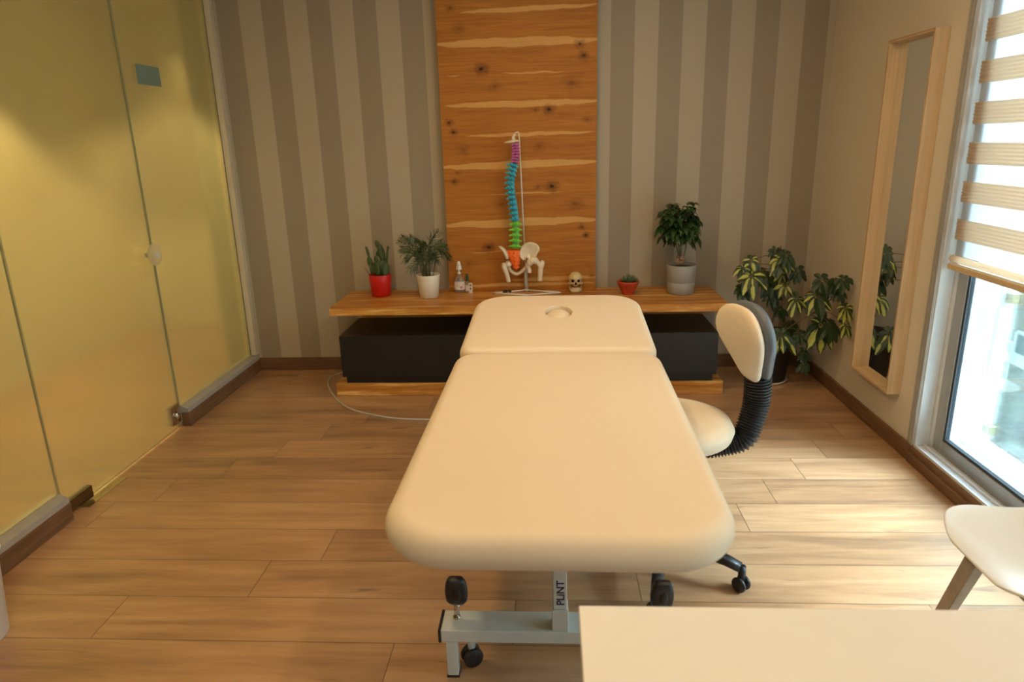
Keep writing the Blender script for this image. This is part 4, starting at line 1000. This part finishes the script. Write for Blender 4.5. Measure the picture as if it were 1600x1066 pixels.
# ================================================================== STOOL
SC = Vector((.395, 2.21, 0)); t = thing('saddle_stool', 'cream padded swivel stool with grey shell backrest', 'stool', SC)
b = MB(); b.lathe([(.05, .505), (.13, .500), (.180, .507), (.214, .526), (.221, .550), (.208, .575), (.17, .587), (.09, .586), (.003, .583)], SC, 56); b.build('seat_cushion', M['vinyl'], t, smooth=True)
b = MB(); b.lathe([(.04, .46), (.10, .485), (.155, .496), (.150, .506), (.05, .506)], SC, 40); b.build('seat_pan', M['blackplastic'], t, smooth=True)
b = MB(); b.lathe([(.045, .07), (.042, .12), (.026, .13), (.026, .28), (.018, .285), (.018, .47)], SC, 28); b.build('gas_lift', M['blackplastic'], t, smooth=True)
rnd = random.Random(2)
for k in range(5):
    a = math.radians(-31 + 72*k); d = Vector((math.cos(a), math.sin(a), 0)); e = SC + d*.285; sd = Vector((-d.y, d.x, 0))
    b = MB(); rs = []
    for f, z, hw, hh in ((0, .105, .026, .026), (.4, .112, .024, .022), (.8, .100, .020, .018), (1.0, .088, .018, .016)):
        p = SC + d*(.03+.25*f) + Vector((0,0,z)); rs.append([p + sd*hw*math.copysign(abs(math.cos(q))**.7, math.cos(q)) + Vector((0,0,hh*math.copysign(abs(math.sin(q))**.7, math.sin(q)))) for q in [2*PI*i/16 for i in range(16)]])
    b.rings(rs); b.tube([e+Vector((0,0,.095)), e+Vector((0,0,.045))], .013, 12); b.build('leg', M['blackplastic'], t, smooth=True)
    b = MB(); wa = a + rnd.uniform(-.5, .9) if k else math.radians(40); ax = Vector((math.cos(wa), math.sin(wa), 0)); cw = e + Vector((0,0,.0272))
    for sg in (-1, 1): b.lathe([(.005, -.006), (.024, -.006), (.027, -.002), (.027, .003), (.022, .007), (.004, .009)], cw + ax*sg*.014, 28, ax*sg)
    b.build('caster', M['blackplastic'], t, smooth=True)
# bellows arm: comes from under the seat and rises to the backrest
AR = [SC+Vector((.10, .01, .475)), SC+Vector((.16, .015, .468)), aty(1158, 686, 2.22), aty(1172, 662, 2.23), aty(1181, 632, 2.24), aty(1184, 608, 2.24), aty(1184, 585, 2.24)]
sp = smooth3(AR, 90); ct = []; n = len(sp)
acc2 = 0; rr = []; 
for i, p in enumerate(sp):
    if i: acc2 += (sp[i]-sp[i-1]).length
    rr.append(.0400 + .0040*math.sin(2*PI*acc2/.0105) + (.003*i/n))
b = MB(); b.tube(sp, rr, 28); b.build('bellows_arm', M['blackplastic'], t, smooth=True)
# backrest: pad and shell swept as super-ellipses in their own frame
BC = aty(1172, 536, 2.22)
yaw = math.radians(180+15); nrm = Vector((math.cos(yaw), math.sin(yaw), -.16)).normalized()   # towards the sitter
sdv = Vector((0,0,1)).cross(nrm).normalized(); upv = nrm.cross(sdv).normalized()
def brest(name, m, off, th, sc, parent):
    b = MB(); N, Kk = 48, 14
    def outline(a):
        x, y = math.cos(a), math.sin(a)
        x = math.copysign(abs(x)**.75, x); y = math.copysign(abs(y)**.75, y)
        q_ = max(0, min(1, (y+.85)/1.25)); w = .144*(.50+.50*q_*q_*(3-2*q_))
        return x*w*sc, y*.138*sc
    def pos(u, v, d):
        curve = .9*u*u                      # wraps forward at the sides
        return BC + sdv*u + upv*v + nrm*(off + d + curve - .35*(v+.02)**2 + .10*v)
    rs = []
    for k in range(Kk+1):                     # back face centre -> rim -> front face centre
        f = PI*(k+.3)/(Kk+.6); s_ = math.sin(f)**.45; dd = -math.cos(f)*th
        rs.append([pos(*(c_*s_ for c_ in outline(2*PI*i/N)), dd) for i in range(N)])
    b.rings(rs); return b.build(name, m, parent, smooth=True)
brest('backrest_pad', M['vinyl'], .020, .026, .985, t)
brest('backrest_shell', M['greyplastic'], -.018, .030, 1.0, t)

# ================================================================== DESK, CHAIR, BIN
t = thing('desk', 'plain cream laminate desk top in the foreground', 'desk', (.95, .60, 0))
TH = .0015
b = MB(); b.box((.042, .25, .712), (1.62, 1.0, .74)); b.build('desk_top', M['desk'], t, bevel=.0015)
for x0, y0 in ((.10, .30), (.10, .90), (1.52, .30), (1.52, .90)): box('leg', (x0, y0, 0), (x0+.04, y0+.04, .712), M['desk'], t, bevel=.002)
box('modesty_panel', (.14, .915, .35), (1.52, .93, .712), M['desk'], t)

t = thing('shell_chair', 'white moulded shell chair with grey-brown wooden legs beside desk', 'chair', (1.33, 1.60, 0))
def shell():
    b = MB(); NU, NV = 30, 22; rows = []
    prof = smooth3([(1.052, .438), (1.085, .452), (1.16, .452), (1.28, .440), (1.40, .440), (1.475, .470), (1.515, .56), (1.54, .68), (1.558, .80)], 5) if False else None
    P_ = [(1.062, .440), (1.10, .450), (1.18, .448), (1.28, .440), (1.38, .440), (1.455, .462), (1.50, .53), (1.53, .64), (1.552, .78)]
    pv = smooth3([Vector((a, 0, z)) for a, z in P_], 4); n = len(pv)
    cy = 1.583
    for i, p in enumerate(pv):
        f = i/(n-1); hw = .247
        if f < .30: hw = .247*(1-(1-f/.30)**2.3*.62)
        if f > .82: hw = .247*(1-((f-.82)/.18)**2.5*.55)
        row = []
        for j in range(NV+1):
            u = -1+2*j/NV; up = .018*abs(u)**3*(1 if f > .1 else f*10); back = (.05*u*u if f > .55 else .05*u*u*max(0, (f-.4)/.15))
            row.append(b.bm.verts.new((p.x - back, cy+u*hw, p.z + (up if f < .55 else 0))))
        rows.append(row)
    for a_, c_ in zip(rows, rows[1:]):
        for j in range(NV): b.bm.faces.new((a_[j], a_[j+1], c_[j+1], c_[j]))
    bmesh.ops.recalc_face_normals(b.bm, faces=b.bm.faces)
    return b.build('seat_shell', M['shell'], t, smooth=True, solid=.008, sub=1)
shell()
for (xa, ya, xb, yb) in ((1.13, 1.650, 1.055, 1.735), (1.13, 1.425, 1.055, 1.35), (1.42, 1.650, 1.53, 1.735), (1.42, 1.425, 1.53, 1.35)):
    b = MB(); A, B_ = Vector((xa, ya, .432)), Vector((xb, yb, 0)); rs = []
    for f, w, d in ((0, .026, .016), (.5, .021, .014), (1, .014, .011)):
        p = A.lerp(B_, f); rs.append([p+Vector((-d, -w, 0)), p+Vector((d, -w, 0)), p+Vector((d, w, 0)), p+Vector((-d, w, 0))])
    b.rings(rs); b.build('leg', M['greywood'], t, bevel=.003)
b = MB(); b.box((1.11, 1.40, .420), (1.44, 1.67, .432)); b.build('underframe', M['greywood'], t, bevel=.003)

c = Vector((-1.876, 1.765, 0)); t = thing('waste_bin', 'round white plastic waste bin at the left edge', 'bin', c)
b = MB(); b.lathe([(.098, 0), (.102, .004), (.124, .285), (.131, .288), (.133, .294), (.131, .300), (.124, .300), (.120, .285), (.098, .010), (.002, .008)], c, 56); b.build('bin_body', M['white'], t, smooth=True)
